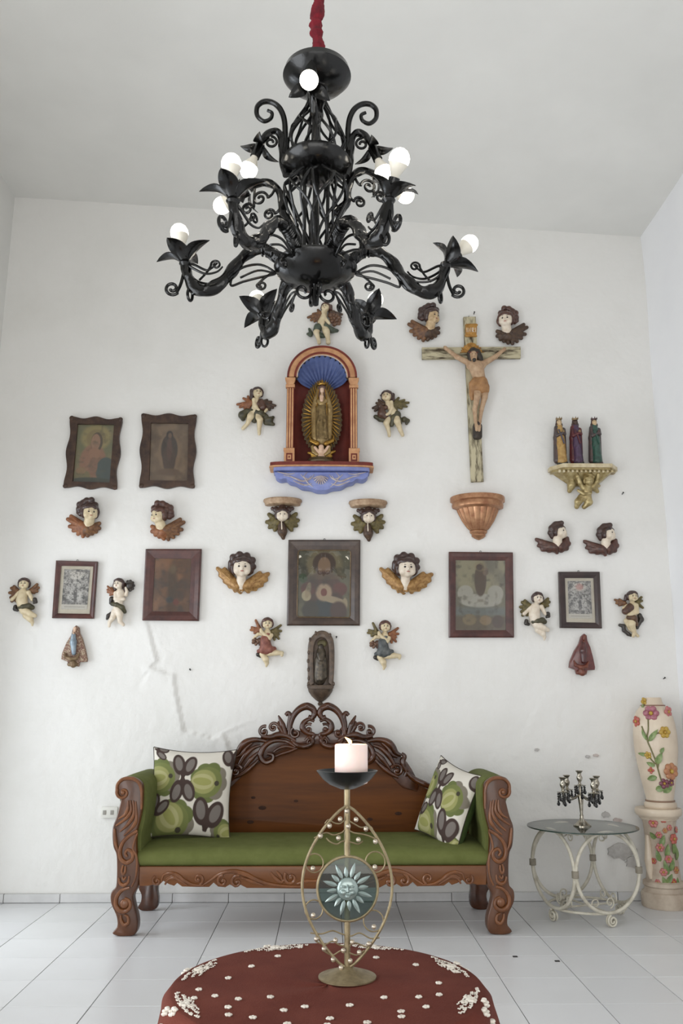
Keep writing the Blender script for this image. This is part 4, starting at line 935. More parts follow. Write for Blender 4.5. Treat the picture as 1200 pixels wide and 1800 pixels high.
def mid_arm(az, sgn, dz=0.0, kr=1.0):
    d = V(sgn*math.cos(az), math.sin(az), 0)
    def L(px, py): q = P(px, py, CHY+.09); return A0+d*abs(q[0]-AX)*kr+V(0, 0, q[2]+dz)
    ar = MB().tube(catmull([L(520, 418), L(498, 395), L(495, 366), L(484, 344), L(465, 333), L(448, 335), L(436, 342)], 6), np.linspace(.016, .012, 37), 10, lobes=2, lamp=.12, twist=70).build('middle_arm', M_BLK, ch)
    e = L(434, 343); dd = nrm(L(400, 356)-e); petals(e, dd, ar, 3, .08, .02, 1.3, .2); socket_bulb(e, dd, ar)
    for (ax_, ay_), (x, y, R, sg) in zip([(484, 344), (446, 335), (497, 372)], [(455, 360, .03, 1), (432, 375, .024, 1), (472, 390, .022, 1)]):
        sp_ = spiral(L(x, y), R, .006, 0 if sg > 0 else PI, 9*sg, 28, -d if ax_ > x else d); MB().tube(catmull([L(ax_, ay_), (L(ax_, ay_)+sp_[0])/2+V(0, 0, -.008), sp_[0]], 5)+sp_[1:], .0052, 8).build('curl', M_BLK, ar)
mid_arm(.25, -1); mid_arm(.25, 1, .05, .93)
# front arm, its bulb turned straight towards the room
fz = ZTo-.19; fp = A0+V(-.02, -.19, fz)
fa = MB().tube(catmull([A0+V(-.004, -.10, ZMi+.02), A0+V(-.004, -.105, ZMi+.12), A0+V(-.008, -.12, fz-.03), A0+V(-.015, -.15, fz+.005), fp], 7), .012, 10, lobes=2, lamp=.1, twist=70).build('front_arm', M_BLK, ch)
dd = nrm(V(-.02, -.19-.75, -.50)); petals(fp, dd, fa, 3, .08, .022, 1.35, .5); socket_bulb(fp-dd*.02, dd, fa)
# hooks and finial under the lower bowl
MB().lathe([(0, -.125), (.011, -.12), (.013, -.09), (.010, -.05), (.014, -.04)], A0+V(0, 0, ZLo), 14).build('finial', M_BLK, ch)
for k in range(4):
    a = k*PI/2+.3; d = V(math.cos(a), math.sin(a), 0); c = A0+V(0, 0, ZLo-.075)+d*.045
    MB().tube([A0+d*.01+V(0, 0, ZLo-.045)]+spiral(c, .032, .008, PI*.8, PI*.8+7.5, 28, d), .0055, 8).build('curl', M_BLK, ch)
for k in range(4):
    a = k*PI/2+.8; d = V(math.cos(a), math.sin(a), 0); MB().tube([A0+d*.06+V(0, 0, ZMi-.03), A0+d*.055+V(0, 0, ZLo+.05)], .006, 8).build('tie_rod', M_BLK, ch)

# ================================================================== PAINTED FIGURES ON THE WALL
def skin(n, a, b): return mat(n, a, b, rough=.42, scale=30, lo=.4, hi=.75, coat=.15)
S_IVORY = skin('ivory_paint', (214, 198, 164), (192, 172, 136)); S_PALE = skin('pale_flesh_paint', (226, 214, 196), (208, 190, 168)); S_TAN = skin('aged_flesh_paint', (204, 178, 140), (172, 142, 104))
S_PINK = skin('pink_flesh_paint', (214, 182, 156), (190, 150, 122))
HAIR = mat('dark_brown_hair_paint', (46, 28, 24), (72, 48, 40), rough=.4, scale=60, coat=.3); HAIR2 = mat('warm_brown_hair_paint', (62, 34, 26), (92, 58, 44), rough=.4, scale=60, coat=.3)
EYE = mat('dark_eye_paint', (34, 22, 18), rough=.3); LIP = mat('red_lip_paint', (150, 62, 52), rough=.4)
W_BRN = mat('brown_wing_paint', (86, 56, 40), (130, 92, 58), rough=.5, scale=50); W_GOLD = mat('gilded_wing', (132, 94, 52), (176, 138, 86), rough=.42, metal=.3, scale=45)
W_DARK = mat('dark_wing_paint', (58, 42, 34), (88, 66, 48), rough=.5, scale=50); W_OLV = mat('olive_wing_paint', (74, 66, 36), (112, 98, 56), rough=.5, scale=50); W_RUS = mat('russet_wing_paint', (112, 66, 40), (150, 98, 62), rough=.5, scale=45)
C_OLV = mat('dark_olive_drapery', (50, 48, 34), (84, 78, 52), rough=.5, scale=35, coat=.2); C_GRN = mat('grey_green_drapery', (54, 64, 54), (84, 92, 76), rough=.5, scale=35)
C_BRN = mat('brown_drapery', (66, 46, 34), (104, 76, 50), rough=.5, scale=35, coat=.2); C_RED = mat('rust_drapery', (112, 62, 52), (150, 96, 80), rough=.55, scale=30); C_BLU = mat('slate_drapery', (62, 66, 68), (104, 106, 104), rough=.55, scale=30)
C_BLK = mat('blackened_scroll_paint', (36, 30, 28), (60, 52, 44), rough=.4, scale=40, coat=.3); I_BRN = mat('brown_instrument', (64, 40, 30), (92, 62, 46), rough=.4, scale=30, coat=.3); I_GRP = mat('grape_brown', (70, 44, 34), (120, 88, 64), rough=.35, scale=80)
GIRL = 'painted cherub figures on the wall'; HEADS = 'painted cherub heads on the wall'
YB = WY+0.004
class Fig:
    def __init__(self, name, label, cat, cx, cy, x0, y0, k, group=None, mirror=None, Y=YB):
        self.x0, self.y0, self.k, self.Y, self.mx = x0, y0, k, Y, mirror
        self.o = thing(name, label, cat, P(cx, cy, Y), group)
        self.s = float(np.linalg.norm(P(cx+1, cy, Y)-P(cx-1, cy, Y)))/2/k          # metres per crop unit
    def L(self, x, y, d=0.0):
        if self.mx is not None: x = 2*self.mx-x
        q = P(self.x0+x/self.k, self.y0+y/self.k, self.Y); q[1] -= d*self.s; return q
    def chains(self, lst):
        out = []
        for c in lst:
            out += chain([(self.L(p[0], p[1], p[3] if len(p) > 3 else p[2]*.95), p[2]*self.s) for p in c])
        return out
    def part(self, name, m, lst, blend=40, h=16, label=None, parent=None):
        return sculpt_obj(name, self.chains(lst), m, parent or self.o, max(.0022, h*self.s), blend*self.s, self.Y, label)
    def wing(self, m, root, tips, r0=60, r1=34, d0=70, d1=45, name='wing'):
        pr = [cap(self.L(root[0], root[1], d0), self.L(t[0], t[1], d1), r0*self.s, r1*self.s) for t in tips]
        for a, b in zip(tips[:-1], tips[1:]):
            mx, my = (a[0]+b[0])/2*.55+root[0]*.45, (a[1]+b[1])/2*.55+root[1]*.45
            pr.append(cap(self.L(root[0], root[1], d0*.8), self.L(mx, my, d1*.8), r0*.8*self.s, r1*self.s))
        o = sculpt_obj(name, pr, m, self.o, max(.0022, 15*self.s), .55*r1*self.s, self.Y)
        mb = MB()
        for t in tips:       # raised quills
            a, b = self.L(root[0]*.7+t[0]*.3, root[1]*.7+t[1]*.3, d0+r0*.55), self.L(root[0]*.08+t[0]*.92, root[1]*.08+t[1]*.92, d1+r1*.85)
            mb.tube([a, (a+b)/2+V(0, -.1*r0*self.s, 0), b], [r0*.16*self.s, r0*.18*self.s, r0*.05*self.s], 6)
        q = mb.build('quills', m, o); q['kind'] = 'stuff'
        return o
    def head(self, x, y, r, yaw=0.0, tilt=0.0, ms=None, mh=None, d=None, hairk=1.0, extra=(), body=(), blend=30, roll=0.0, name='body', seed=1, top=.45):
        if self.mx is not None: yaw, roll = -yaw, -roll
        R = r*self.s; c = self.L(x, y, d if d is not None else r*.9)
        f = nrm(V(math.sin(yaw), -math.cos(yaw), tilt)); sd = nrm(np.cross(f, V(math.sin(roll), 0, math.cos(roll)))); up = np.cross(sd, f)
        A = lambda a, b, e: c+sd*a*R+up*b*R+f*e*R
        B = np.stack([sd, up, f], 1)
        pr = [ell(c, (.93*R, .98*R, .88*R), B), ell(A(-.44, -.36, .40), .42*R), ell(A(.44, -.36, .40), .42*R), ell(A(0, -.68, .48), (.3*R, .26*R, .28*R), B), ell(A(0, .35, .45), (.55*R, .4*R, .4*R), B),
              cap(A(0, .12, .78), A(0, -.18, .98), .10*R, .13*R), ell(A(0, -.44, .80), (.2*R, .1*R, .1*R), B)] + list(self.chains(body))
        o = sculpt_obj(name, pr, ms or S_IVORY, self.o, max(.0020, r*.085*self.s), blend*self.s*.5, self.Y)
        for sg in (-1, 1):
            MB().ell(A(sg*.31, .05, .80), (.14*R, .11*R, .09*R), 10, 7, B).build('eye', EYE, o)
            MB().tube([A(sg*.14, .24, .84), A(sg*.32, .30, .80), A(sg*.48, .22, .68)], [.03*R, .045*R, .02*R], 6).build('eyebrow', HAIR, o)
        MB().ell(A(0, -.43, .86), (.19*R, .06*R, .07*R), 10, 6, B).build('mouth', LIP, o)
        hp = []; n = 240; rr = random.Random(seed)
        for i in range(n):
            z = 1-2*(i+.5)/n; a = i*2.39996; q = math.sqrt(1-z*z); u_, v_, w_ = q*math.cos(a), z, q*math.sin(a)
            if w_ > .12 and not (v_ > top and w_ < .78): continue
            if v_ < -.62: continue
            p_ = A(u_*.95, v_*.94+.04, w_*.82)
            hp.append(ell(p_, R*hairk*rr.uniform(.15, .25)))
        hp += self.chains(extra)
        sculpt_obj('hair', hp, mh or HAIR, self.o, max(.0020, r*.08*self.s), .17*R, self.Y)
        return o
K1 = 15.0; K2 = 120/7.0
# --- seated musicians either side of the blue shell shrine
F = Fig('cherub_figure', 'seated winged cherub with lute, left of the blue shell shrine', 'cherub', 450, 725, 410, 670, K1, GIRL)
F.head(650, 370, 138, .35, 0, S_IVORY, HAIR, 170, 1.1, [[(500, 300, 60, 120), (490, 480, 50, 110)], [(760, 330, 40, 120)]],
       [[(640, 470, 55, 130), (600, 570, 95, 110), (590, 740, 95, 110), (570, 850, 110, 120)], [(555, 550, 55, 180), (590, 710, 46, 190), (690, 845, 42, 190)], [(800, 700, 40), (880, 800, 45, 130), (850, 850, 36, 150)],
        [(520, 900, 90, 130), (470, 985, 92, 180), (380, 1160, 52, 110), (265, 1275, 50, 90)], [(650, 950, 90, 130), (715, 1080, 84, 190), (690, 1300, 52, 110), (690, 1430, 42, 110)]])
F.part('drapery', C_OLV, [[(250, 930, 115), (380, 830, 85)], [(260, 1020, 60)], [(400, 850, 75), (560, 850, 100, 120), (720, 900, 105, 130), (860, 960, 75)], [(560, 960, 90, 130), (560, 1060, 75)], [(860, 1040, 75), (980, 1040, 75), (1050, 970, 45)], [(860, 1120, 65), (1050, 1150, 50)]], 30)
F.part('lute', I_BRN, [[(740, 600, 95, 130), (780, 730, 110, 130)], [(700, 560, 50, 120), (640, 660, 50, 160)]], 30)
F.wing(W_RUS, (480, 590), [(110, 630), (180, 700), (300, 735), (400, 740), (270, 470), (390, 420)]); F.wing(W_DARK, (760, 590), [(1105, 660), (1040, 720), (960, 770), (1000, 560), (890, 510)])
F = Fig('cherub_figure', 'seated winged cherub with lute, right of the blue shell shrine', 'cherub', 687, 728, 650, 675, K1, GIRL)
F.head(430, 385, 138, -.3, 0, S_IVORY, HAIR, 170, 1.1, [[(590, 330, 60, 120), (590, 470, 55, 110)], [(280, 340, 26, 110)]],
       [[(440, 500, 55, 130), (490, 590, 85, 110), (570, 720, 90, 110), (640, 840, 105, 120)], [(550, 540, 50, 180), (570, 710, 45, 190), (500, 830, 40, 190), (410, 885, 38, 190)],
        [(480, 980, 80, 130), (420, 1085, 78, 180), (490, 1290, 46, 110), (500, 1400, 42, 110)], [(670, 880, 90, 130), (700, 1040, 88, 190), (800, 1270, 54, 110), (850, 1380, 48, 110)]], seed=2)
F.part('drapery', C_OLV, [[(700, 860, 110, 140), (610, 950, 85, 150), (560, 1110, 65, 120)], [(770, 940, 60), (800, 1050, 45)], [(900, 960, 80), (1000, 980, 45), (960, 1060, 36)], [(140, 880, 55), (260, 950, 65), (420, 980, 80)]], 30)
F.part('lute', I_BRN, [[(300, 690, 85, 130), (300, 830, 110, 140), (390, 900, 85, 140)], [(420, 660, 60, 130)], [(260, 620, 34, 180), (225, 650, 24, 180)]], 30)
F.wing(W_DARK, (350, 560), [(75, 650), (130, 720), (170, 520), (230, 440)]); F.wing(W_OLV, (610, 560), [(1010, 510), (960, 610), (830, 660), (700, 700), (900, 440), (750, 385)])
F = Fig('cherub_figure', 'seated winged cherub with grapes above the arch of the shrine', 'cherub', 570, 568, 530, 530, K1, GIRL)
F.head(630, 225, 115, -.3, 0, S_IVORY, HAIR2, 150, 1.1, [[(760, 180, 55, 110), (770, 250, 45, 110)]],
       [[(620, 330, 50, 120), (590, 430, 80, 110), (520, 600, 95, 110), (520, 690, 105, 110)], [(570, 340, 52, 170), (600, 500, 48, 180), (720, 650, 42, 180)],
        [(440, 760, 80, 120), (385, 880, 74, 170), (450, 1060, 48, 110), (460, 1140, 46, 110)], [(620, 770, 90, 120), (650, 860, 92, 170), (690, 1000, 58, 110), (700, 1130, 62, 110)]], seed=3)
F.part('drapery', C_GRN, [[(430, 750, 115, 140), (390, 820, 90, 140)], [(230, 900, 65), (160, 870, 36)], [(250, 850, 50), (200, 740, 34)], [(480, 920, 80), (580, 930, 60)], [(640, 710, 70, 150), (800, 790, 75), (930, 790, 48)]], 30)
F.part('grapes', I_GRP, [[(760, 420, 75, 120)]]+[[(x, y, 55, 120+(i % 3)*25)] for i, (x, y) in enumerate([(840, 400), (920, 430), (980, 490), (860, 490), (930, 540), (1000, 580), (850, 580), (920, 640), (980, 650), (860, 660), (780, 520), (800, 600)])], 8)
F.wing(W_BRN, (500, 350), [(170, 440), (250, 510), (340, 545), (430, 555), (300, 350), (430, 245)]); F.wing(W_DARK, (770, 320), [(1060, 360), (1030, 440), (960, 330), (850, 280)])
# --- flying putti beside the small engravings
def putto_a(label, x0, y0, ms, mw, seed):
    F = Fig('cherub_figure', label, 'cherub', x0+30, y0+52, x0, y0, K2, GIRL)
    F.head(620, 395, 162, .1, 0, ms, HAIR, 190, 1.1, (),
           [[(600, 560, 60, 130), (560, 650, 140, 110), (530, 880, 165, 130), (560, 1060, 155, 120)], [(740, 640, 68, 140), (800, 760, 58, 150), (850, 860, 52, 160)], [(430, 640, 60, 110), (330, 760, 50, 110), (230, 850, 58, 120)],
            [(600, 1180, 130, 150), (800, 1290, 90, 190), (930, 1340, 62, 150)], [(640, 1250, 110, 90), (640, 1340, 85, 110), (790, 1450, 86, 120), (840, 1540, 50, 110), (835, 1630, 28, 100)]], seed=seed)
    F.part('loincloth', C_OLV, [[(480, 1100, 60, 190), (600, 1080, 70, 240), (760, 1050, 80, 190), (840, 1090, 75, 120)]], 30); F.part('drapery_end', C_BLK, [[(310, 1060, 60), (300, 1130, 60), (370, 1160, 50)]], 20)
    F.part('bird', C_BLK, [[(930, 860, 70, 160), (960, 930, 50, 140)], [(900, 950, 40, 140)]], 20)
    F.wing(mw, (430, 640), [(190, 500), (135, 640), (170, 780), (200, 890), (330, 880), (270, 450)], 80, 48); F.wing(mw, (780, 580), [(960, 390), (1000, 490), (960, 600), (870, 640)], 60, 45)
putto_a('flying nude putto beside the small engraving at the far left wall edge', 10, 1005, S_IVORY, W_BRN, 4)
putto_a('flying nude putto holding a dark bird, left of the small black-framed engraving', 906, 1030, S_PALE, W_OLV, 5)
F = Fig('cherub_figure', 'standing putto with a dark tambourine between the small engraving and red-brown frame', 'cherub', 210, 1058, 180, 1005, K2, GIRL)
F.head(535, 400, 155, -.35, 0, S_PALE, HAIR, 190, 1.1, [[(690, 430, 60, 120), (700, 620, 45, 110)], [(390, 420, 55, 120), (410, 560, 40, 110)]],
       [[(560, 560, 60, 130), (560, 650, 135, 110), (540, 850, 125, 120), (500, 1010, 130, 120)], [(440, 670, 72, 150), (450, 840, 72, 190), (690, 850, 56, 200)], [(740, 720, 58, 130), (770, 610, 46, 150), (740, 500, 34, 160)],
        [(480, 1130, 125, 140), (560, 1300, 108, 170), (560, 1520, 66, 120), (660, 1610, 48, 120)], [(400, 1200, 100, 100), (340, 1380, 88, 110), (240, 1530, 58, 90), (225, 1650, 42, 90)]], seed=6)
F.part('loincloth', C_OLV, [[(330, 990, 60, 150), (480, 1020, 70, 230), (640, 1100, 75, 190), (700, 1220, 58, 120)]], 30); F.part('drapery_end', C_BLK, [[(300, 830, 80), (260, 950, 50)]], 20); F.part('drapery_end', C_BLK, [[(280, 1260, 55), (190, 1330, 60), (150, 1420, 42)]], 20)
F.part('tambourine', C_BLK, [[(840, 430, 130, 90)]]+[[(840+120*math.cos(a), 430+140*math.sin(a), 46, 90)] for a in np.arange(9)*.7], 12)
F.wing(W_RUS, (380, 660), [(170, 450), (160, 550), (170, 620), (240, 710), (290, 490)], 55, 32)
F = Fig('cherub_figure', 'seated putto strumming a mandolin at the far right, beside the black-framed engraving', 'cherub', 1105, 1077, 1070, 1025, K2, GIRL)
F.head(640, 430, 155, .15, 0, S_IVORY, HAIR, 190, 1.1, [[(470, 400, 50, 120), (450, 520, 45, 110)], [(800, 420, 45, 110)]],
       [[(640, 590, 60, 130), (680, 700, 130, 110), (650, 900, 138, 120), (600, 1070, 138, 120)], [(770, 690, 68, 150), (770, 890, 72, 180), (530, 970, 56, 210)], [(500, 700, 55, 130), (380, 770, 48, 180)],
        [(640, 1170, 118, 150), (620, 1270, 106, 180), (720, 1500, 64, 120), (690, 1600, 50, 120)], [(480, 1150, 75, 110), (600, 1380, 58, 90), (840, 1600, 46, 80)]], seed=7)
F.part('loincloth', C_BRN, [[(520, 1060, 70, 200), (680, 1080, 90, 220), (780, 1250, 66, 120)]], 30); F.part('drapery_scroll', C_BLK, [[(900, 980, 70), (940, 1100, 80), (880, 1220, 60), (830, 1350, 50)], [(310, 1270, 46), (420, 1300, 58), (430, 1430, 56), (560, 1540, 56), (640, 1580, 42)]], 25)
F.part('mandolin', I_BRN, [[(570, 760, 120, 190), (420, 870, 100, 190)], [(570, 680, 60, 170)]], 30)
F.wing(W_BRN, (450, 620), [(165, 510), (210, 610), (290, 670), (300, 500)], 55, 38); F.wing(W_OLV, (790, 600), [(960, 430), (975, 540), (900, 650), (1000, 745)], 55, 38)
# --- fruit-bearing putti below the middle picture
def putto_f(label, x0, y0, mdress, mw1, mw2, seed):
    F = Fig('cherub_figure', label, 'cherub', x0+33, y0+52, x0, y0, K2, GIRL)
    F.head(610, 385, 160, .12, 0, S_IVORY, HAIR2, 190, 1.1, (),
           [[(610, 550, 60, 130), (600, 640, 110, 110), (560, 850, 120, 110)], [(720, 730, 70, 150), (670, 820, 64, 190), (430, 630, 52, 220), (420, 560, 44, 220)], [(480, 700, 55, 130), (330, 690, 50, 150), (200, 820, 40, 130)],
            [(640, 1260, 85, 140), (700, 1270, 82, 150), (880, 1250, 84, 140), (1040, 1260, 60, 130), (1040, 1330, 44, 130)], [(440, 1290, 76, 120), (560, 1450, 94, 130), (590, 1560, 62, 110), (570, 1650, 34, 110)]], seed=seed)
    F.part('tunic', mdress, [[(600, 720, 110, 130), (540, 870, 145, 140), (560, 1050, 175, 140)], [(480, 1160, 130, 150)], [(600, 1200, 110, 170)], [(700, 1160, 130, 150), (810, 1130, 70, 120)], [(340, 1200, 60, 90)]], 40)
    F.part('drapery_end', C_BLK, [[(320, 1300, 66), (390, 1350, 50)]], 20)
    F.part('fruit', I_GRP, [[(x, y, 46, 150+(i % 2)*25)] for i, (x, y) in enumerate([(180, 880), (240, 840), (300, 880), (220, 930), (290, 960), (340, 910), (260, 1000), (180, 950)])], 8); F.part('basket', I_BRN, [[(380, 880, 90, 120), (400, 980, 70, 110)]], 30)
    F.wing(mw1, (390, 570), [(100, 560), (130, 480), (210, 650), (250, 270), (330, 430)], 60, 38); F.wing(mw2, (760, 600), [(1000, 420), (1010, 590), (940, 690), (940, 820), (810, 850)], 62, 38)
putto_f('putto in rust-red tunic with fruit, left of the dark carved wall shrine', 435, 1075, C_RED, W_RUS, W_OLV, 8)
putto_f('putto in slate-grey tunic with fruit, right of the dark carved wall shrine', 640.5, 1080, C_BLU, W_OLV, W_RUS, 9)

# ================================================================== CHERUB HEADS
def bust(label, fx, fy, k, mirror, ms, mh, mwl, mwr, seed, yaw=.45):
    """three-quarter head looking right (mirror: left) rising from a collar of wings; crop units, face centre (790,590)"""
    F = Fig('cherub_bust', label, 'cherub bust', fx-2, fy+8, fx-790/k, fy-590/k, k, HEADS, 790 if mirror else None)
    F.head(790, 590, 205, yaw, -.1, ms, mh, 240, 1.15, [[(600, 330, 100, 180)], [(490, 360, 85, 150)], [(490, 480, 95, 150)], [(520, 600, 75, 150)], [(690, 270, 90, 200)], [(820, 260, 85, 220)], [(915, 380, 80, 200)], [(450, 560, 60, 120)], [(590, 440, 80, 230)]],
           [[(760, 760, 130, 190), (730, 880, 140, 150)]], seed=seed, blend=60, top=.55)
    F.part('feather_collar', mwr, [[(560, 960, 90, 150), (700, 1010, 105, 160), (830, 950, 85, 150)], [(620, 1060, 85, 120), (760, 1060, 85, 120)]], 50, 18)
    F.wing(mwl, (620, 950), [(160, 730), (210, 920), (310, 1030), (430, 1120), (560, 1180), (250, 650)], 110, 52, 150, 80); F.wing(mwr, (780, 980), [(985, 840), (985, 970), (900, 1060), (800, 1110), (680, 1160)], 95, 55, 150, 80)
bust('dark-haired cherub head looking right, under the left scalloped frame', 162.7, 904.5, 15.0, False, S_IVORY, HAIR, W_RUS, W_BRN, 11)
bust('dark-haired cherub head looking left, under the right scalloped frame', 281.5, 910, 15.0, True, S_IVORY, HAIR2, W_BRN, W_RUS, 12, .55)
bust('cherub head looking right, left of the top of the crucifix', 757.5, 563.5, 16.0, False, S_TAN, HAIR, W_BRN, W_DARK, 13, .65)
bust('pale cherub head looking left, right of the top of the crucifix', 885.0, 569.0, 16.0, True, S_PALE, HAIR2, W_DARK, W_DARK, 14, .3)
W_MAR = mat('maroon_brown_wing_paint', (62, 36, 30), (92, 58, 46), rough=.45, scale=40, coat=.2)
for lab, dx, dy, sd_ in [('pale profile cherub head in a dark cap of hair, nearer the gold bracket', 0, 0, 15), ('pale profile cherub head in a dark cap of hair, nearer the right wall', 84.5, 3.5, 16)]:
    F = Fig('cherub_bust', lab, 'cherub bust', 970+dx, 948+dy, 920+dx, 700+dy, 6.0, HEADS)
    F.head(362, 1432, 72, .75, .12, S_PALE, HAIR, 78, .9, [[(285, 1385, 40, 60), (320, 1350, 36, 70), (375, 1335, 26, 90)], [(275, 1430, 36, 50), (290, 1470, 26, 50)]], [[(340, 1490, 46, 60), (345, 1550, 52, 45)]], seed=sd_, roll=.15)
    F.wing(W_MAR, (315, 1580), [(128, 1495), (150, 1560), (190, 1605), (260, 1620), (345, 1635)], 44, 22, 45, 26); F.wing(W_MAR, (375, 1575), [(445, 1490), (462, 1540), (440, 1590), (385, 1610)], 42, 30, 50, 34)
for lab, dx, dy, sd_ in [('front-facing cherub head with golden wings, left of the middle picture', 0, 0, 17), ('front-facing cherub head with golden wings, right of the middle picture', 286, 1, 18)]:
    F = Fig('cherub_bust', lab, 'cherub bust', 428+dx, 1010+dy, 370+dx, 860+dy, 6.316, HEADS)
    F.head(358, 890, 106, .12, 0, S_PALE, HAIR, 105, 1.1, [[(240, 830, 40, 70), (230, 880, 32, 60)], [(260, 770, 42, 80)], [(330, 745, 44, 90)], [(410, 755, 42, 90)], [(470, 800, 40, 70)], [(480, 870, 34, 60)], [(455, 920, 30, 60)], [(250, 920, 28, 60)], [(290, 820, 34, 120)]],
           [[(350, 980, 50, 80), (345, 1060, 58, 60), (345, 1100, 50, 50)]], seed=sd_, top=.6)
    F.wing(W_GOLD, (300, 1080), [(82, 885), (110, 960), (160, 1030), (215, 1085), (275, 1130), (335, 1150), (160, 890)], 50, 24, 60, 32); F.wing(W_GOLD, (395, 1080), [(640, 945), (620, 1010), (570, 1070), (500, 1115), (420, 1140), (550, 935)], 50, 26, 60, 32)
    F.part('feather_collar', W_GOLD, [[(x, y, 15, 85)] for x, y in [(275, 1050), (285, 1085), (305, 1115), (335, 1135), (365, 1135), (385, 1110), (400, 1080), (300, 1070), (320, 1100), (375, 1090)]], 4, 6)

# ================================================================== SMALL SHELVES
M_SHELF = mat('worn_gilt_shelf', (176, 150, 122), (128, 94, 66), rough=.5, metal=.15, scale=22, lo=.4, hi=.7); M_FACE = S_PALE
for lab, dx, dy, sd_ in [('small wall shelf held by a winged cherub face, above the middle picture at left', 0, 0, 21), ('small wall shelf held by a winged cherub face, above the middle picture at right', 150, 3.2, 22)]:
    F = Fig('cherub_shelf', lab, 'wall shelf', 497+dx, 890+dy, 370+dx, 860+dy, 6.316, 'small cherub wall shelves')
    c = F.L(800, 165); w_ = 212*F.s; dp = .105; mb = MB()
    prof = [(0, .030), (1.0, .030), (1.02, .022), (1.0, .012), (.95, .006), (.92, -.012), (.80, -.018), (0, -.018)]
    mm = MB().lathe([(r, z) for r, z in prof], (0, 0, 0), 40, a0=PI, a1=2*PI); vv = np.concatenate(mm.v); vv = vv*V(w_, dp, 1)+V(c[0], YB, c[2]); mm.v = [vv]
    mm.build('shelf', M_SHELF, F.o, autosmooth=35)
    F.head(800, 310, 70, .1, 0, M_FACE, HAIR, 95, 1.2, [[(730, 240, 36, 60)], [(870, 240, 36, 60)], [(800, 225, 40, 80)], [(690, 225, 22, 40)], [(910, 225, 22, 40)], [(735, 300, 28, 50)], [(865, 300, 28, 50)]], seed=sd_)
    F.wing(W_OLV, (745, 370), [(650, 285), (625, 370), (655, 430), (715, 460)], 44, 24, 42, 26); F.wing(W_OLV, (855, 370), [(950, 280), (972, 350), (955, 410), (900, 460)], 44, 24, 42, 26)
    F.part('hanging_leaf', W_DARK, [[(790, 400, 48, 40), (800, 480, 52, 40), (808, 545, 22, 24)]], 16, 7)
    MB().tube([F.L(792, 375, 92), F.L(795, 450, 96), F.L(800, 540, 50)], [5*F.s, 7*F.s, 4*F.s], 8).build('leaf_rib', S_PALE, F.o)
    mb = MB()
    for sg in (-1, 1):
        for q in range(3): mb.tube([F.L(797, 400+q*38, 88), F.L(797+sg*38, 425+q*38, 62)], [4*F.s, 2.5*F.s], 6)
    q = mb.build('leaf_side_veins', W_OLV, F.o); q['kind'] = 'stuff'
M_COPG = mat('copper_gilt', (186, 142, 106), (146, 98, 70), rough=.36, metal=.55, scale=16, rvar=.1)
c = P(838.5, 880, YB); sg_ = float(P(839, 880, YB)[0]-P(838, 880, YB)[0]); t = thing('fluted_bracket', 'copper-gilt fluted half-round wall bracket below the crucifix', 'wall bracket', P(838, 905, YB))
zz_ = lambda py: float(P(838, py, YB-.08)[2]); 
def half(prof, name, m, fl=0, fa=0.0, fr=None, dpt=.9):
    mm = MB().lathe(prof, (0, 0, 0), 72, fl, fa, fr, PI, 2*PI); vv = np.concatenate(mm.v); mm.v = [vv*V(1, dpt, 1)+V(c[0], YB, 0)]; return mm.build(name, m, t, autosmooth=40)
R0 = 47.5*sg_
half([(0, zz_(871)), (R0, zz_(871)), (R0*1.01, zz_(874)), (R0, zz_(879)), (R0*.93, zz_(881)), (R0*.95, zz_(886)), (R0*.93, zz_(890)), (R0*.78, zz_(893))], 'top_moulding', M_COPG)
half([(R0*.74, zz_(891)), (R0*.70, zz_(897)), (R0*.56, zz_(912)), (R0*.40, zz_(924)), (R0*.30, zz_(929))], 'fluted_body', M_COPG, 18, .07)
half([(R0*.30, zz_(929)), (R0*.33, zz_(931)), (R0*.30, zz_(934)), (R0*.25, zz_(936)), (R0*.26, zz_(939)), (R0*.16, zz_(943)), (0, zz_(946))], 'pendant', M_COPG)
# --- pale gilt console carried by a little atlas cherub
M_PGILT = mat('pale_gilt', (186, 170, 126), (140, 120, 76), rough=.36, metal=.5, scale=30, rvar=.08); M_PGILT2 = mat('pale_gilt_cream', (214, 202, 172), (186, 168, 130), rough=.45, metal=.15, scale=20)
F = Fig('console_shelf', 'pale gilt console shelf carried by a small cherub, below three kings', 'wall shelf', 1022, 828, 920, 700, 6.0)
zk1, zk0 = float(F.L(600, 722, 0)[2]), float(F.L(600, 790, 0)[2]); dK = .155
def trap(xa, xb, ch, z0, z1, dep):       # top seen from above: canted corners
    a, b = F.L(xa, 760)[0], F.L(xb, 760)[0]; k_ = ch*F.s
    pl = [(a, YB), (a, YB-dep*.35), (a+k_, YB-dep), (b-k_, YB-dep), (b, YB-dep*.35), (b, YB)]; n = 6
    return MB().add([(x, y, z0) for x, y in pl]+[(x, y, z1) for x, y in pl], [tuple(range(n))[::-1], tuple(n+i for i in range(n))]+[(i, (i+1) % n, n+(i+1) % n, n+i) for i in range(n)])
zs2 = float(F.L(600, 735, 0)[2])-.01
trap(255, 962, 100, zs2-.028, zs2, dK).build('shelf_slab', M_PGILT2, F.o, False); trap(275, 942, 100, zs2-.042, zs2-.027, dK*.93).build('moulding', M_PGILT, F.o, False)
for i in range(13):
    x = 330+i*45; q = F.L(x, 790); MB().box((q[0]-10*F.s, YB-dK*.86, zs2-.058), (q[0]+10*F.s, YB-dK*.74, zs2-.04), .002).build('dentil', M_PGILT2, F.o)
a0, a1 = F.L(310, 800), F.L(910, 800); b0, b1 = F.L(500, 930), F.L(760, 930); zt_, zb2 = zs2-.042, float(F.L(600, 935)[2])
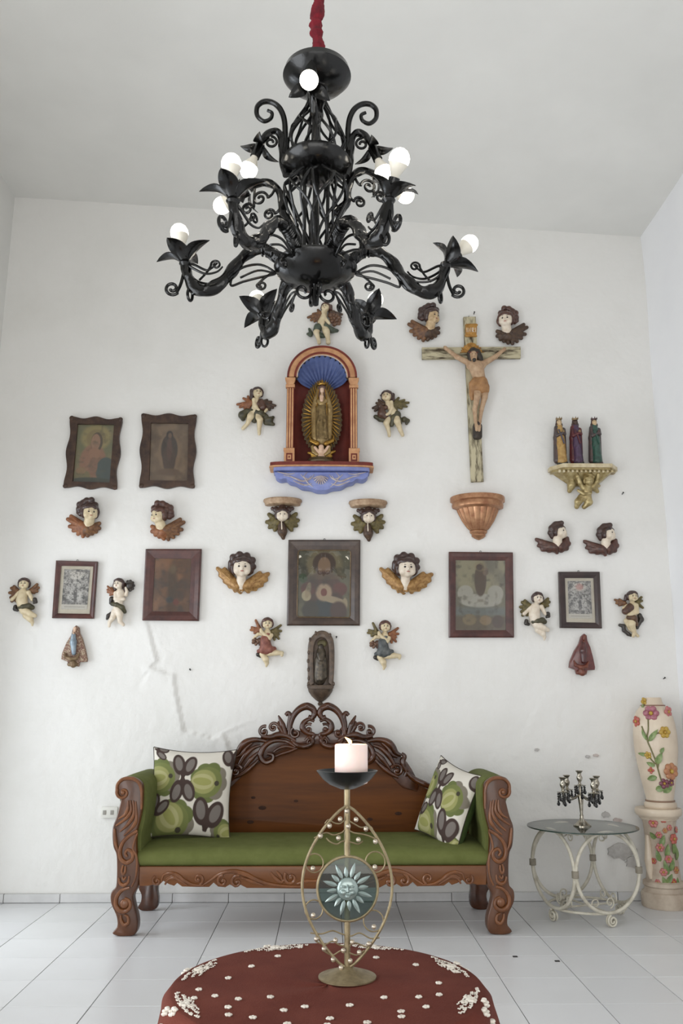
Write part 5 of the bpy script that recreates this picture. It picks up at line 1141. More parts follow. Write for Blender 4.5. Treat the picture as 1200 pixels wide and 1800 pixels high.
MB().add([(a0[0], YB, zt_), (a0[0]+.02, YB-dK*.72, zt_), (a1[0]-.02, YB-dK*.72, zt_), (a1[0], YB, zt_), (b0[0], YB, zb2), (b0[0]+.01, YB-.03, zb2), (b1[0]-.01, YB-.03, zb2), (b1[0], YB, zb2)],
         [(0, 1, 2, 3), (4, 7, 6, 5), (0, 4, 5, 1), (1, 5, 6, 2), (2, 6, 7, 3), (0, 3, 7, 4)]).build('tapered_support', M_PGILT, F.o, False)
F.head(645, 905, 48, .05, -.1, M_PGILT, M_PGILT, 130, 1.0, [[(655, 850, 36, 130)], [(615, 860, 26, 120)], [(690, 860, 26, 120)]],
       [[(645, 950, 30, 105), (640, 985, 54, 85), (635, 1055, 52, 75)], [(590, 965, 26, 100), (560, 920, 22, 115), (530, 860, 20, 130), (515, 800, 17, 130)], [(700, 955, 26, 100), (745, 900, 22, 115), (745, 835, 20, 130)],
        [(590, 1065, 42, 75), (552, 1110, 36, 80), (542, 1160, 24, 60)], [(650, 1080, 44, 75), (665, 1115, 36, 80), (620, 1160, 24, 60)]], seed=23)
F.part('side_scroll', M_PGILT, [[(490, 870, 38, 60), (490, 930, 42, 50), (475, 985, 24, 30)]], 16, 7); F.part('wing', M_PGILT, [[(720, 950, 36, 50), (770, 990, 20, 24)], [(740, 930, 32, 50), (785, 930, 18, 24)]], 14, 7)
F.part('sash', M_PGILT, [[(545, 1000, 16, 110), (600, 1045, 18, 130), (670, 1030, 16, 120)], [(680, 1080, 14, 90), (670, 1115, 12, 110)]], 8, 6)
# --- three crowned kings on the console
KG = 'three king statuettes on the gilt console'
KY_ = YB-.075
def king(label, px, xf, mrobe, mcloak, mbase, mface, mcrown, msash, seed):
    F = Fig('king_statuette', label, 'statuette', px, 818, 920, 700, 6.0, KG, None, KY_); F.Y = KY_+1.0; 
    Lk = lambda x, y, d=0.0: V(P(920+x/6.0, 700+y/6.0, KY_)[0], KY_-d*F.s, P(920+x/6.0, 700+y/6.0, KY_)[2])
    o = F.o; base = Lk(xf+28, 705); dz = zs2-base[2]; o.location.z = zs2; ORG[o][2] = zs2; o.location.x = base[0]; ORG[o][0] = base[0]; o.location.y = KY_; ORG[o][1] = KY_
    s = F.s; c = lambda x, y, d=0.0: Lk(xf+x, y, d)+V(0, 0, dz+.0)
    sculpt_obj('base', [ell(c(28, 670), (54*s, 44*s, 34*s)), ell(c(28, 690), (62*s, 46*s, 14*s))], mbase, o, .003, 10*s)
    sculpt_obj('robe', [cap(c(22, 650), c(5, 480), 52*s, 46*s), cap(c(5, 480), c(-5, 350), 46*s, 44*s), cap(c(-5, 350), c(-12, 290), 44*s, 34*s), cap(c(35, 640, 30), c(15, 500, 34), 14*s, 14*s), cap(c(0, 645, 34), c(-5, 520, 36), 14*s, 14*s)], mrobe, o, .003, 14*s)
    sculpt_obj('cloak', [cap(c(-20, 630, -26), c(-34, 400, -16), 44*s, 34*s), cap(c(-34, 400, -16), c(-30, 300, -6), 34*s, 34*s), cap(c(45, 560, -26), c(30, 320, -12), 30*s, 30*s)], mcloak, o, .003, 14*s)
    sculpt_obj('arms', [cap(c(-45, 320, 10), c(-40, 390, 34), 20*s, 18*s), cap(c(-40, 390, 34), c(15, 370, 52), 17*s, 14*s), cap(c(32, 320, 10), c(36, 375, 34), 20*s, 18*s), cap(c(36, 375, 34), c(15, 360, 52), 16*s, 13*s)], mcloak, o, .003, 8*s)
    MB().ell(c(18, 352, 56), (15*s, 13*s, 17*s)).build('gift', mcrown, o)
    fo = sculpt_obj('head', [ell(c(-12, 245, 4), (27*s, 27*s, 33*s)), cap(c(-12, 275), c(-10, 300), 16*s, 18*s), ell(c(-12, 272, 20), (16*s, 12*s, 20*s)), cap(c(-10, 240, 27), c(-10, 252, 32), 4*s, 5*s)], mface, o, .0026, 6*s)
    sculpt_obj('hair', [ell(c(-14, 236, -8), (32*s, 26*s, 34*s)), ell(c(-38, 270, -4), (14*s, 16*s, 30*s)), ell(c(14, 270, -6), (13*s, 16*s, 28*s)), ell(c(-12, 285, 18), (15*s, 10*s, 16*s))], HAIR, o, .0026, 6*s)
    for sg in (-1, 1): MB().ell(c(-12+sg*10, 240, 29), (4*s, 2.5*s, 2.5*s), 8, 6).build('eye', EYE, fo)
    cz = c(-14, 212); mb = MB().lathe([(25*s, -8*s), (29*s, 0), (30*s, 8*s), (27*s, 8*s), (22*s, -8*s), (25*s, -8*s)], cz, 20)
    for k in range(6):
        a = k*PI/3+.5; d = V(math.cos(a), math.sin(a), 0); mb.tube([cz+d*27*s, cz+d*32*s+V(0, 0, 26*s)], [9*s, 1.5*s], 6)
    mb.build('crown', mcrown, o)
    MB().tube(catmull([c(-30, 330, 46), c(0, 400, 52), c(28, 480, 52)], 5), 9*s, 8).build('sash', msash, o)
pm = lambda n, a, b: mat(n, a, b, rough=.42, scale=35, coat=.2)
R_YEL = pm('ochre_robe', (186, 152, 92), (156, 118, 62)); R_PUR = pm('purple_robe', (78, 56, 84), (62, 40, 60)); R_GRN = pm('teal_green_robe', (50, 88, 74), (34, 60, 50)); R_MAR = pm('maroon_cloak', (96, 34, 38), (66, 26, 30)); R_DBL = pm('dark_grey_cloak', (58, 54, 56), (86, 66, 60)); R_DGR = pm('dark_green_base', (66, 66, 54), (48, 46, 40)); R_BRB = pm('dark_red_base', (78, 46, 42), (60, 38, 36)); R_CRG = pm('old_gold_crown', (150, 126, 84), (110, 86, 54)); R_DFACE = pm('dark_face', (70, 48, 38), (56, 38, 30))
king('ochre-robed crowned king statuette, left of three on the gilt console', 987, 385, R_YEL, R_DBL, R_DGR, S_TAN, R_CRG, pm('grey_violet_sash', (76, 70, 84), (60, 54, 66)), 1)
king('maroon-cloaked dark-faced king statuette, middle of three on the gilt console', 1016, 555, R_PUR, R_MAR, R_DGR, R_DFACE, R_CRG, R_MAR, 2)
king('green-robed crowned king statuette, right of three on the gilt console', 1048, 755, R_GRN, R_DBL, R_BRB, S_TAN, R_BRB, R_GRN, 3)

# ================================================================== ARCHED SHRINE WITH BLUE SHELL
N_RED = mat('shrine_dark_red_paint', (104, 42, 32), (88, 34, 26), rough=.6, scale=14); N_EDGE = mat('shrine_red_edge_paint', (118, 40, 26), (96, 30, 20), rough=.55, scale=20)
N_CRM = mat('shrine_peach_paint', (206, 156, 112), (180, 128, 88), rough=.6, scale=18); N_BLU = mat('shrine_blue_paint', (86, 101, 148), (70, 84, 130), rough=.55, scale=18); N_LBL = mat('shrine_periwinkle_paint', (134, 144, 194), (114, 124, 178), rough=.55, scale=16)
N_SIL = mat('shrine_silvered_relief', (196, 186, 184), (160, 146, 148), rough=.4, metal=.25, scale=30)
NF = WY-.135; NC = 565.6
nq = lambda px, py, Y=NF: P(px, py, Y)
XC = float(nq(NC, 720)[0]); sN = float(nq(NC+1, 700)[0]-nq(NC, 700)[0]); zsp = float(nq(NC, 662)[2]); zld = float(nq(NC, 814)[2])
ko = (float(nq(NC, 608.5)[2])-zsp)/(60.5*sN)             # the arch is very nearly round
sh = thing('arched_shrine', 'painted wall shrine with red niche, peach arch and blue shell vault', 'shrine', (XC, YB, zld))
def arc(r, n=40, y=NF): return [V(XC+r*sN*math.cos(PI-PI*i/n), y, zsp+r*sN*ko*math.sin(PI-PI*i/n)) for i in range(n+1)]
def band(r0, r1, y, dy, name, m): a, b = arc(r0, 40, y), arc(r1, 40, y); return MB().prism(a+b[::-1], dy).build(name, m, sh, autosmooth=30)
band(61, 45, NF+.006, .03, 'arch', N_CRM); band(62, 58.6, NF, .03, 'arch_outer_edge', N_EDGE); band(49.5, 46, NF+.001, .03, 'arch_inner_edge', N_EDGE)
# outer casing back to the wall
o1 = [V(XC-62*sN, NF+.02, zld)]+[p+V(0, .02, 0) for p in arc(62)]+[V(XC+62*sN, NF+.02, zld)]; n = len(o1)
o2 = [V(XC+(p[0]-XC)*.985, p[1], p[2]-.003) for p in o1]
v = o1+[V(p[0], YB, p[2]) for p in o1]+o2+[V(p[0], YB, p[2]) for p in o2]
f = [(i, i+1, n+i+1, n+i) for i in range(n-1)]+[(2*n+i, 3*n+i, 3*n+i+1, 2*n+i+1) for i in range(n-1)]+[(i, 2*n+i, 2*n+i+1, i+1) for i in range(n-1)]
MB().add(v, f).build('casing', N_RED, sh, autosmooth=30)
# curved red back
ri = 50*sN; dep = (YB-.006)-(NF+.012); v = []; f = []; m_ = 25
for j, z in enumerate((zld, zsp)):
    for i in range(m_): a = PI*i/(m_-1); v.append((XC+ri*math.cos(a), NF+.012+dep*math.sin(a)**.8, z))
f = [(i, i+1, m_+i+1, m_+i) for i in range(m_-1)]
MB().add(v, f).build('niche_back', N_RED, sh, autosmooth=60)
# fluted shell vault
nu, nv = 121, 12; v = []; zh = zsp-20*sN
for j in range(nv+1):
    t = j/nv
    for i in range(nu):
        u = i/(nu-1); a = PI*(1.06-1.12*u); rb_ = 41.5+2.4*abs(math.sin(15*PI*u)); rim = V(XC+rb_*sN*math.cos(a), 0, zsp+rb_*sN*ko*math.sin(a)); hub = V(XC, 0, zh)
        q = hub+(rim-hub)*t; q[1] = NF+.014+dep*.92*math.sqrt(max(0, 1-(t*.98)**2))-(.006+.010*t)*abs(math.sin(15*PI*u)); v.append(q)
f = [(j*nu+i, j*nu+i+1, (j+1)*nu+i+1, (j+1)*nu+i) for j in range(nv) for i in range(nu-1)]
MB().add(v, f).build('shell_vault', N_BLU, sh, autosmooth=70)
band(50, 43.2, NF+.012, .004, 'vault_surround', mat('shrine_pale_surround', (206, 190, 180), (186, 168, 160), rough=.6, scale=20))
# pilasters
for s in (-1, 1):
    X_ = lambda a: XC+s*a*sN
    def bx(a0, a1, p0, p1, y0, y1, name, m, par=None):
        xs = sorted((X_(a0), X_(a1))); z0, z1 = float(nq(NC, p1)[2]), float(nq(NC, p0)[2]); return MB().box((xs[0], y0, z0), (xs[1], y1, z1), .0012).build(name, m, par or sh)
    sf = bx(49, 62, 680, 789, NF+.004, NF+.035, 'pilaster', N_EDGE)
    for q in range(3): bx(50.2+q*4.2, 53.0+q*4.2, 682, 787, NF, NF+.01, 'flute', N_CRM, sf)
    bx(48, 64, 676, 681, NF-.004, NF+.035, 'capital_ring', N_CRM)
    z0, z1 = float(nq(NC, 676)[2]), float(nq(NC, 664)[2]); xa, xb, xc_, xd = X_(50), X_(62), X_(47), X_(65)
    MB().prism([V(xa, NF-.006, z0), V(xb, NF-.006, z0), V(xd, NF-.006, z1-.012), V(xd, NF-.006, z1), V(xc_, NF-.006, z1), V(xc_, NF-.006, z1-.012)], .04, .002).build('capital', N_CRM, sh)
    pb = bx(47, 65, 788, 814, NF-.006, NF+.035, 'plinth', N_CRM); bx(47.0, 66, 788, 793, NF-.009, NF+.03, 'plinth_cap', N_CRM, pb)
    bx(50.5, 61.5, 797, 811, NF-.0075, NF, 'plinth_panel', N_EDGE, pb); bx(52.8, 59.2, 799.8, 808, NF-.009, NF, 'plinth_square', N_CRM, pb); bx(54.8, 57.2, 802.3, 805.5, NF-.0105, NF, 'plinth_dot', N_EDGE, pb)
# ledge and blue bracket
zl1 = float(P(NC, 828, NF-.05)[2]); 
def ledge(w, yf, z0, z1, m, name, rnd=.16):
    pts = [(XC-w, YB)]+[(XC-w*math.cos(PI*i/24), yf+rnd*.3*(1-math.sin(PI*i/24)**.6)) for i in range(25)]+[(XC+w, YB)]; n = len(pts)
    return MB().add([(x, y, z0) for x, y in pts]+[(x, y, z1) for x, y in pts], [tuple(range(n))[::-1], tuple(n+i for i in range(n))]+[(i, (i+1) % n, n+(i+1) % n, n+i) for i in range(n)]).build(name, m, sh, autosmooth=40)
ledge(89*sN, NF-.05, zld-.028, zld, N_EDGE, 'ledge'); ledge(90*sN, NF-.055, zld-.036, zld-.027, N_CRM, 'ledge_lip'); ledge(83*sN, NF-.04, zld-.06, zld-.036, N_LBL, 'ledge_underside')
bl = [(482, 829), (484, 837), (492, 842), (503, 841), (509, 846), (520, 849), (530, 855), (545, 857), (556, 861), (565.6, 861.5)]
hb = catmull([P(x, y, NF) for x, y in bl], 4); full = hb+[V(2*XC-p[0], p[1], p[2]) for p in hb[::-1][1:]]
MB().prism(full, .12, .006).build('bracket', N_LBL, sh, autosmooth=40)
for s in (-1, 1):
    T = lambda pts: [V(XC+s*(p[0]-XC) if s > 0 else 2*XC-p[0], p[1], p[2]) for p in pts]
    for cr, r0, r1 in [([(578, 834), (585, 842), (598, 846), (610, 842), (620, 838), (632, 836)], .004, .008), ([(582, 850), (592, 853), (604, 850), (615, 845)], .003, .007), ([(590, 830), (596, 838), (588, 842), (583, 836)], .003, .005), ([(612, 832), (622, 834), (634, 832), (643, 830)], .003, .006), ([(580, 856), (588, 850), (594, 842), (602, 834)], .003, .006)]:
        pts = T(catmull([P(x, y, NF-.003) for x, y in cr], 5)); MB().tube(pts, np.interp(np.linspace(0, 1, len(pts)), [0, .5, 1], [.002, r1, .002]), 7).build('acanthus_scroll', N_SIL, sh)
for k in range(9):
    a = math.radians(200+k*17.5); b0 = P(563.5, 836, NF-.004); e = b0+V(math.cos(a)*14*sN, 0, math.sin(a)*16*sN)
    MB().tube([b0, (b0+e)/2+V(0, -.006, 0), e], [.002, .0055, .004], 7).build('shell_rib', N_SIL, sh)

# --- gilded robed statue standing on the ledge
G_GLD = mat('gilded_ray', (176, 138, 66), (132, 96, 40), rough=.3, metal=.8, scale=40, rvar=.08); G_OLD = mat('dull_old_gold', (140, 118, 78), (96, 78, 48), rough=.42, metal=.5, scale=35); G_MANT = mat('gilt_mantle', (138, 112, 70), (166, 142, 96), rough=.35, metal=.5, scale=35); G_DRK = mat('dark_bronze_paint', (66, 52, 34), (94, 76, 48), rough=.45, metal=.4, scale=40)
SYv = NF+.045
F = Fig('gilded_statue', 'gilded robed praying statue with rayed halo inside the arched shrine', 'statue', 565, 812, 500, 600, 7.83, None, None, SYv)
F.o.location.z = zld; ORG[F.o][2] = zld; F.Y = SYv
dzs = zld-float(F.L(510, 1640)[2]); L_ = lambda x, y, d=0.0: F.L(x, y, d)+V(0, 0, dzs)
s = F.s
MB().lathe([(0, zld), (200*s, zld), (205*s, zld+20*s), (185*s, zld+45*s), (170*s, zld+70*s), (0, zld+75*s)], (L_(505, 0)[0], SYv-.005, 0), 36).build('plinth', G_DRK, F.o)
ov = []; 
for i in range(88):
    a = 2*PI*i/88; r = 1.0 if i % 2 else .93; ov.append(L_(510+285*r*math.cos(a)*(1-.10*math.sin(a)), 985-520*r*math.sin(a), -6))
MB().prism(ov, .012).build('halo_plate', G_DRK, F.o, False)
for k in range(46):
    a = 2*PI*k/46+.03
    if -2.05 < math.atan2(math.sin(a), math.cos(a)) < -1.1: continue
    f_ = lambda r: (510+285*r*math.cos(a)*(1-.10*math.sin(a)), 985-520*r*math.sin(a))
    MB().tube([L_(*f_(.50), 10), L_(*f_(.7), 14), L_(*f_(.9), 8)], [11*s, 12*s, 5*s], 6).build('ray', G_GLD, F.o)
SM = lambda name, m, ch, bl=30, h=10: sculpt_obj(name, [cap(L_(a[0], a[1], a[3] if len(a) > 3 else 20), L_(b[0], b[1], b[3] if len(b) > 3 else 20), a[2]*s, b[2]*s) for c_ in ch for a, b in zip(c_[:-1], c_[1:])], m, F.o, h*s, bl*s)
SM('robe', G_OLD, [[(515, 760, 70, 40), (510, 900, 90, 40), (510, 1100, 100, 40), (520, 1310, 110, 40)]]+[[(488+q*14, 860, 8, 118), (462+q*26+8*(q % 2), 1080, 13, 136), (452+q*30, 1310, 15, 146)] for q in range(5)]+[[(540, 1000, 14, 130), (560, 1120, 18, 150), (548, 1220, 12, 150)]], 8, 8)
SM('mantle', G_MANT, [[(515, 600, 62, 20), (450, 760, 55, 30), (410, 900, 50, 30), (420, 1100, 48, 40), (420, 1290, 50, 50)], [(515, 600, 62, 20), (585, 760, 55, 30), (620, 900, 52, 30), (610, 1100, 50, 40), (600, 1290, 50, 50)], [(470, 800, 34, 90), (500, 840, 30, 110)], [(560, 800, 34, 90), (520, 840, 30, 110)], [(610, 900, 24, 80), (640, 960, 20, 50)], [(420, 1290, 40, 60), (440, 1320, 34, 70)]], 18, 8)
for q_, cr in enumerate([[(470, 640), (455, 760), (450, 900), (462, 1080), (455, 1290)], [(560, 640), (575, 760), (580, 900), (570, 1080), (575, 1290)], [(425, 860), (400, 980), (405, 1120), (395, 1270)], [(600, 860), (640, 980), (625, 1120), (635, 1270)]]):
    pts = catmull([L_(x, y, 96 if q_ < 2 else (84 if q_ < 4 else 150)) for x, y in cr], 5); MB().tube(pts, 9*s, 7).build('mantle_trim', G_GLD if q_ < 2 else G_MANT, F.o)
SM('hair', HAIR2, [[(484, 620, 22, 84), (474, 690, 18, 80), (470, 730, 12, 80)], [(546, 620, 22, 84), (556, 690, 18, 80), (560, 730, 12, 80)], [(490, 606, 22, 88), (515, 598, 22, 92), (542, 606, 22, 88)]], 10, 7)
hd = SM('head', S_PINK, [[(515, 636, 36, 78), (516, 658, 31, 84)], [(516, 642, 5, 112), (516, 652, 6, 116)], [(515, 690, 22, 60), (515, 720, 24, 60)]], 8, 6)
for sg in (-1, 1): MB().ell(L_(515+sg*15, 634, 108), (5*s, 2.5*s, 3*s), 8, 6).build('eye', EYE, hd)
SM('praying_hands', S_PINK, [[(500, 740, 20, 120), (508, 800, 22, 120)], [(520, 740, 20, 120), (514, 800, 22, 120)]], 8, 7)
cr = L_(512, 560, 40); mb = MB().lathe([(58*s, -12*s), (66*s, 0), (66*s, 14*s), (58*s, 14*s), (56*s, -12*s), (58*s, -12*s)], cr, 24)
for k in range(9):
    a = k*2*PI/9; d = V(math.cos(a), math.sin(a), 0); mb.tube([cr+d*60*s, cr+d*74*s+V(0, 0, 46*s)], [9*s, 3*s], 6)
mb.tube([cr+V(0, 0, 20*s), cr+V(0, 0, 95*s)], [8*s, 4*s], 6); mb.tube([cr+V(-22*s, 0, 66*s), cr+V(22*s, 0, 66*s)], 5*s, 6); mb.build('crown', G_GLD, F.o)
SM('crescent', G_GLD, [[(340, 1260, 8, 70), (370, 1340, 24, 90), (450, 1380, 34, 110)], [(680, 1260, 8, 70), (660, 1340, 24, 90), (570, 1380, 34, 110)]], 14, 8)
SM('angel', S_PINK, [[(505, 1430, 38, 110), (507, 1460, 34, 112)], [(505, 1490, 30, 90), (505, 1560, 56, 90)], [(470, 1500, 24, 90), (420, 1430, 20, 100)], [(545, 1500, 24, 90), (600, 1420, 20, 100)]], 14, 8)
SM('angel_wing', G_GLD, [[(440, 1520, 40, 60), (330, 1490, 18, 50)], [(450, 1550, 36, 60), (380, 1540, 22, 50)]], 14, 8); SM('angel_wing', G_GLD, [[(570, 1520, 40, 60), (690, 1470, 18, 50)], [(560, 1550, 36, 60), (640, 1540, 22, 50)]], 14, 8)
SM('cloud_roll', G_MANT, [[(390, 1420, 30, 80), (400, 1490, 26, 90), (450, 1530, 24, 100)], [(610, 1420, 30, 80), (610, 1490, 26, 90), (560, 1530, 24, 100)]], 12, 8)

# ================================================================== CRUCIFIX
X_WD = mat('weathered_cross_wood', (188, 178, 148), (70, 58, 40), rough=.75, scale=30, stretch=(1, 1, .22), lo=.46, hi=.62, bump=.2, bscale=60); X_WDH = mat('weathered_cross_wood_level', (188, 178, 148), (70, 58, 40), rough=.75, scale=30, stretch=(.22, 1, 1), lo=.46, hi=.62, bump=.2, bscale=60)
X_GLD = mat('ochre_gilt', (190, 142, 72), (150, 104, 46), rough=.45, metal=.3, scale=30); X_SKN = mat('aged_carved_flesh', (190, 160, 128), (148, 112, 84), rough=.5, scale=28, lo=.35, hi=.8); X_CLT = mat('tan_loincloth', (170, 126, 82), (140, 100, 62), rough=.55, scale=24); X_DRK = mat('smoke_dark_paint', (40, 36, 30), (64, 52, 42), rough=.6, scale=40); X_BLD = mat('dark_red_stain', (90, 40, 34), (120, 66, 54), rough=.5, scale=40)
F = Fig('crucifix', 'weathered wooden crucifix with carved figure and gold scroll', 'crucifix', 826, 705, 690, 520, 4.8)
pr_ = lambda pts, dd, dy, name, m, par=None, bv=.003: MB().prism([F.L(x, y, dd) for x, y in pts], dy, bv).build(name, m, par or F.o, autosmooth=30)
t1 = 30*F.s
pr_([(592, 190), (695, 188), (762, 1573), (657, 1576)], 30, t1, 'upright_beam', X_WD); pr_([(243, 450), (1070, 444), (1072, 538), (245, 545)], 40, t1*1.1, 'cross_beam', X_WDH)
pr_([(604, 262), (615, 255), (700, 252), (712, 262), (704, 275), (700, 345), (706, 358), (690, 362), (612, 362), (600, 352), (606, 340), (608, 280)], 46, t1*.5, 'name_scroll', X_GLD)
for seg in ([(619, 290), (619, 326)], [(632, 326), (632, 290), (650, 326), (650, 290)], [(663, 326), (663, 290), (675, 292), (677, 302), (672, 308), (664, 309), (678, 326)], [(691, 290), (691, 326)]): MB().tube([F.L(x, y, 48) for x, y in seg], 3.0*F.s, 6).build('letter', S_PALE, F.o)
fan = [(560, 498), (575, 490), (568, 478), (585, 472), (572, 455), (596, 456), (592, 440), (612, 438), (618, 425), (640, 418), (655, 414), (672, 418), (690, 425), (698, 438), (718, 440), (714, 456), (740, 452), (728, 472), (748, 478), (740, 490), (762, 496)]
pr_(fan, 52, t1*.35, 'halo_fan', X_GLD, None, .002)
for a_ in range(7):
    a = math.radians(25+a_*21.6); MB().tube([F.L(660+30*math.cos(a), 492-26*math.sin(a), 54), F.L(660+80*math.cos(a), 492-66*math.sin(a), 54)], [3*F.s, 4*F.s], 6).build('fan_rib', X_GLD, F.o)
F.part('body', X_SKN, [[(672, 600, 28, 100), (690, 640, 62, 92), (715, 730, 50, 88), (725, 780, 52, 86)], [(640, 625, 36, 92), (735, 620, 36, 92)], [(640, 610, 28, 92), (530, 545, 20, 75), (470, 495, 15, 66), (440, 470, 15, 62), (428, 455, 9, 60)], [(745, 610, 28, 92), (850, 545, 20, 75), (900, 500, 15, 66), (926, 480, 14, 62), (935, 468, 8, 60)],
                        [(700, 820, 38, 92), (694, 890, 27, 116), (676, 990, 19, 92), (684, 1085, 14, 80), (692, 1130, 14, 90), (690, 1165, 12, 104)], [(760, 820, 38, 88), (756, 890, 26, 96), (734, 990, 18, 78), (722, 1085, 13, 70), (716, 1130, 13, 80), (712, 1165, 12, 96)], [(436, 462, 14, 62)], [(930, 474, 13, 62)]], 9, 4.5)
hd = F.part('face', X_SKN, [[(660, 545, 33, 122), (663, 575, 27, 124)], [(660, 550, 6, 156), (661, 562, 8, 158)]], 10, 4)
for sg in (-1, 1): MB().ell(F.L(661+sg*13, 549, 150), (6*F.s, 4*F.s, 3*F.s), 8, 6).build('eye', EYE, hd)
F.part('loincloth', X_CLT, [[(680, 760, 36, 108), (730, 770, 50, 104), (765, 800, 34, 90)], [(700, 810, 48, 108), (755, 830, 42, 96)], [(650, 780, 26, 100), (655, 850, 22, 80), (660, 890, 18, 70)]], 16, 7)
F.part('hair', X_DRK, [[(640, 530, 32, 104), (640, 580, 22, 104)], [(690, 520, 34, 104), (715, 560, 26, 100), (735, 590, 16, 96)], [(660, 510, 34, 106)], [(664, 594, 17, 138), (668, 612, 9, 132)]], 10, 5)
MB().tube([F.L(660+42*math.cos(a), 520+16*math.sin(a), 116+30*math.sin(a)) for a in np.arange(20)/20*2*PI], 5*F.s, 6, True).build('crown_of_thorns', X_BLD, F.o)
F.part('foot_block', X_DRK, [[(700, 1110, 30, 66), (702, 1200, 32, 60)], [(690, 1130, 26, 60), (690, 1205, 24, 56)], [(722, 1120, 22, 60), (722, 1205, 22, 56)]], 14, 7)
MB().tube([F.L(640, 188, 10), F.L(640, 176, 12)], 4*F.s, 6).build('hanging_hook', M_DARK, F.o)

# ================================================================== LITTLE CARVED SHRINE AND VEILED PLAQUES
B_BRZ = mat('dark_bronze_wood', (66, 52, 42), (98, 80, 64), rough=.45, metal=.2, scale=25, coat=.2); B_FIG = mat('blackened_bronze', (50, 44, 38), (92, 82, 68), rough=.35, metal=.4, scale=40); B_GRN = mat('tarnished_green_gilt', (110, 104, 66), (80, 70, 46), rough=.5, metal=.2, scale=30)
F = Fig('carved_wall_shrine', 'small dark carved wall shrine with robed relief above the sofa crest', 'shrine', 563, 1170, 420, 930, 4.0)
oo = [(485, 1120), (483, 900), (490, 800), (515, 755), (550, 725), (590, 717), (630, 735), (660, 775), (670, 850), (668, 1000), (660, 1110)]
io = [(528, 1085), (524, 980), (524, 860), (534, 800), (555, 775), (585, 765), (612, 780), (628, 820), (632, 900), (632, 1000), (628, 1080)]
pr_ = lambda pts, dd, dy, name, m, bv=.003: MB().prism([F.L(x, y, dd) for x, y in pts], dy, bv).build(name, m, F.o, autosmooth=40)
ocat = catmull([np.array(p, float) for p in oo], 4)
pr_([tuple(p) for p in ocat], 12, 12*F.s, 'back_board', B_BRZ)
icat = catmull([np.array(p, float) for p in io], 4); ring_ = [tuple(p) for p in ocat]+[tuple(p) for p in icat[::-1]]
pr_(ring_, 46, 36*F.s, 'arched_rim', B_BRZ, .004)
MB().ell(F.L(584, 805, 14), (34*F.s, 6*F.s, 26*F.s)).build('aureole', B_GRN, F.o)
mb = [[(575, 830, 20, 40)], [(576, 870, 34, 34), (574, 950, 42, 34), (568, 1060, 40, 34)], [(560, 880, 16, 60), (572, 920, 12, 72)], [(592, 880, 16, 60), (580, 920, 12, 72)], [(548, 920, 14, 44), (545, 1040, 16, 44)], [(602, 920, 16, 44), (604, 1040, 18, 44)], [(566, 960, 9, 68), (560, 1060, 10, 68)], [(584, 960, 9, 68), (582, 1060, 10, 68)]]
F.part('robed_relief', B_FIG, mb, 12, 5)
pr_([(478, 1098), (666, 1098), (664, 1118), (655, 1128), (490, 1128), (482, 1118)], 74, 70*F.s, 'ledge', B_BRZ)
c = F.L(572, 1128); zz2 = lambda y: float(F.L(572, y)[2])
mm = MB().lathe([(88*F.s, zz2(1126)), (82*F.s, zz2(1145)), (62*F.s, zz2(1175)), (36*F.s, zz2(1200)), (22*F.s, zz2(1210)), (12*F.s, zz2(1216)), (20*F.s, zz2(1228)), (14*F.s, zz2(1240)), (0, zz2(1246))], (0, 0, 0), 40, a0=PI, a1=2*PI); mm.v = [np.concatenate(mm.v)*V(1, .75, 1)+V(c[0], YB, 0)]; mm.build('pendant_base', B_BRZ, F.o)
for i, (x, y) in enumerate([(490, 870), (486, 930), (488, 990), (490, 1050), (500, 780), (540, 735), (640, 750), (664, 1090), (488, 1090)]): MB().ell(F.L(x, y, 44), (9*F.s, 8*F.s, 16*F.s), 8, 6).build('leaf_knob', B_BRZ, F.o)
def plaque(label, x0, y0, k, mcl, mro, mfa, mcr, ref):
    F = Fig('veiled_plaque', label, 'plaque', x0+ref[0], y0+ref[1], x0, y0, k)
    sh_ = [(428, 505), (412, 520), (400, 560), (375, 600), (350, 660), (346, 692), (380, 705), (388, 730), (440, 732), (446, 708), (486, 706), (488, 690), (478, 640), (462, 580), (446, 545), (442, 515)]
    MB().prism([F.L(x, y, 26) for x, y in sh_], 26*F.s, .006).build('cloak', mcl, F.o, autosmooth=40)
    F.part('robe', mro, [[(418, 560, 12, 36), (418, 600, 18, 38), (420, 660, 12, 36)]], 8, 3.5)
    F.part('face', mfa, [[(426, 522, 9, 36), (424, 536, 8, 34)], [(420, 552, 6, 40), (420, 562, 6, 42)]], 5, 3)
    F.part('crescent', mcr, [[(368, 655, 4, 34), (376, 680, 9, 40), (405, 694, 11, 46), (435, 688, 9, 40), (450, 660, 4, 34)]], 6, 3.5)
    F.part('angel_base', mcr, [[(410, 705, 16, 30), (415, 722, 18, 28)], [(392, 720, 12, 24)], [(432, 720, 10, 24)]], 8, 3.5)
    return F
P_SP = mat('speckled_rust_cloak', (120, 84, 70), (176, 158, 134), rough=.6, scale=140, lo=.5, hi=.56); P_BLU = mat('silver_blue_robe', (150, 164, 174), (120, 134, 146), rough=.3, metal=.3, scale=20); P_MAR = mat('maroon_lacquer', (84, 36, 34), (112, 56, 50), rough=.3, scale=30, coat=.4); P_DMR = mat('dark_maroon_lacquer', (62, 26, 26), (84, 38, 36), rough=.28, scale=30, coat=.4); P_COP = mat('copper_brown', (120, 66, 48), (96, 50, 38), rough=.4, scale=30)
plaque('speckled rust veiled figure plaque with silver-blue robe, under the left engraving', 0, 940, 3.158, P_SP, P_BLU, S_PINK, mat('old_brass', (134, 112, 84), (104, 82, 58), rough=.4, metal=.3, scale=30), (133, 197))
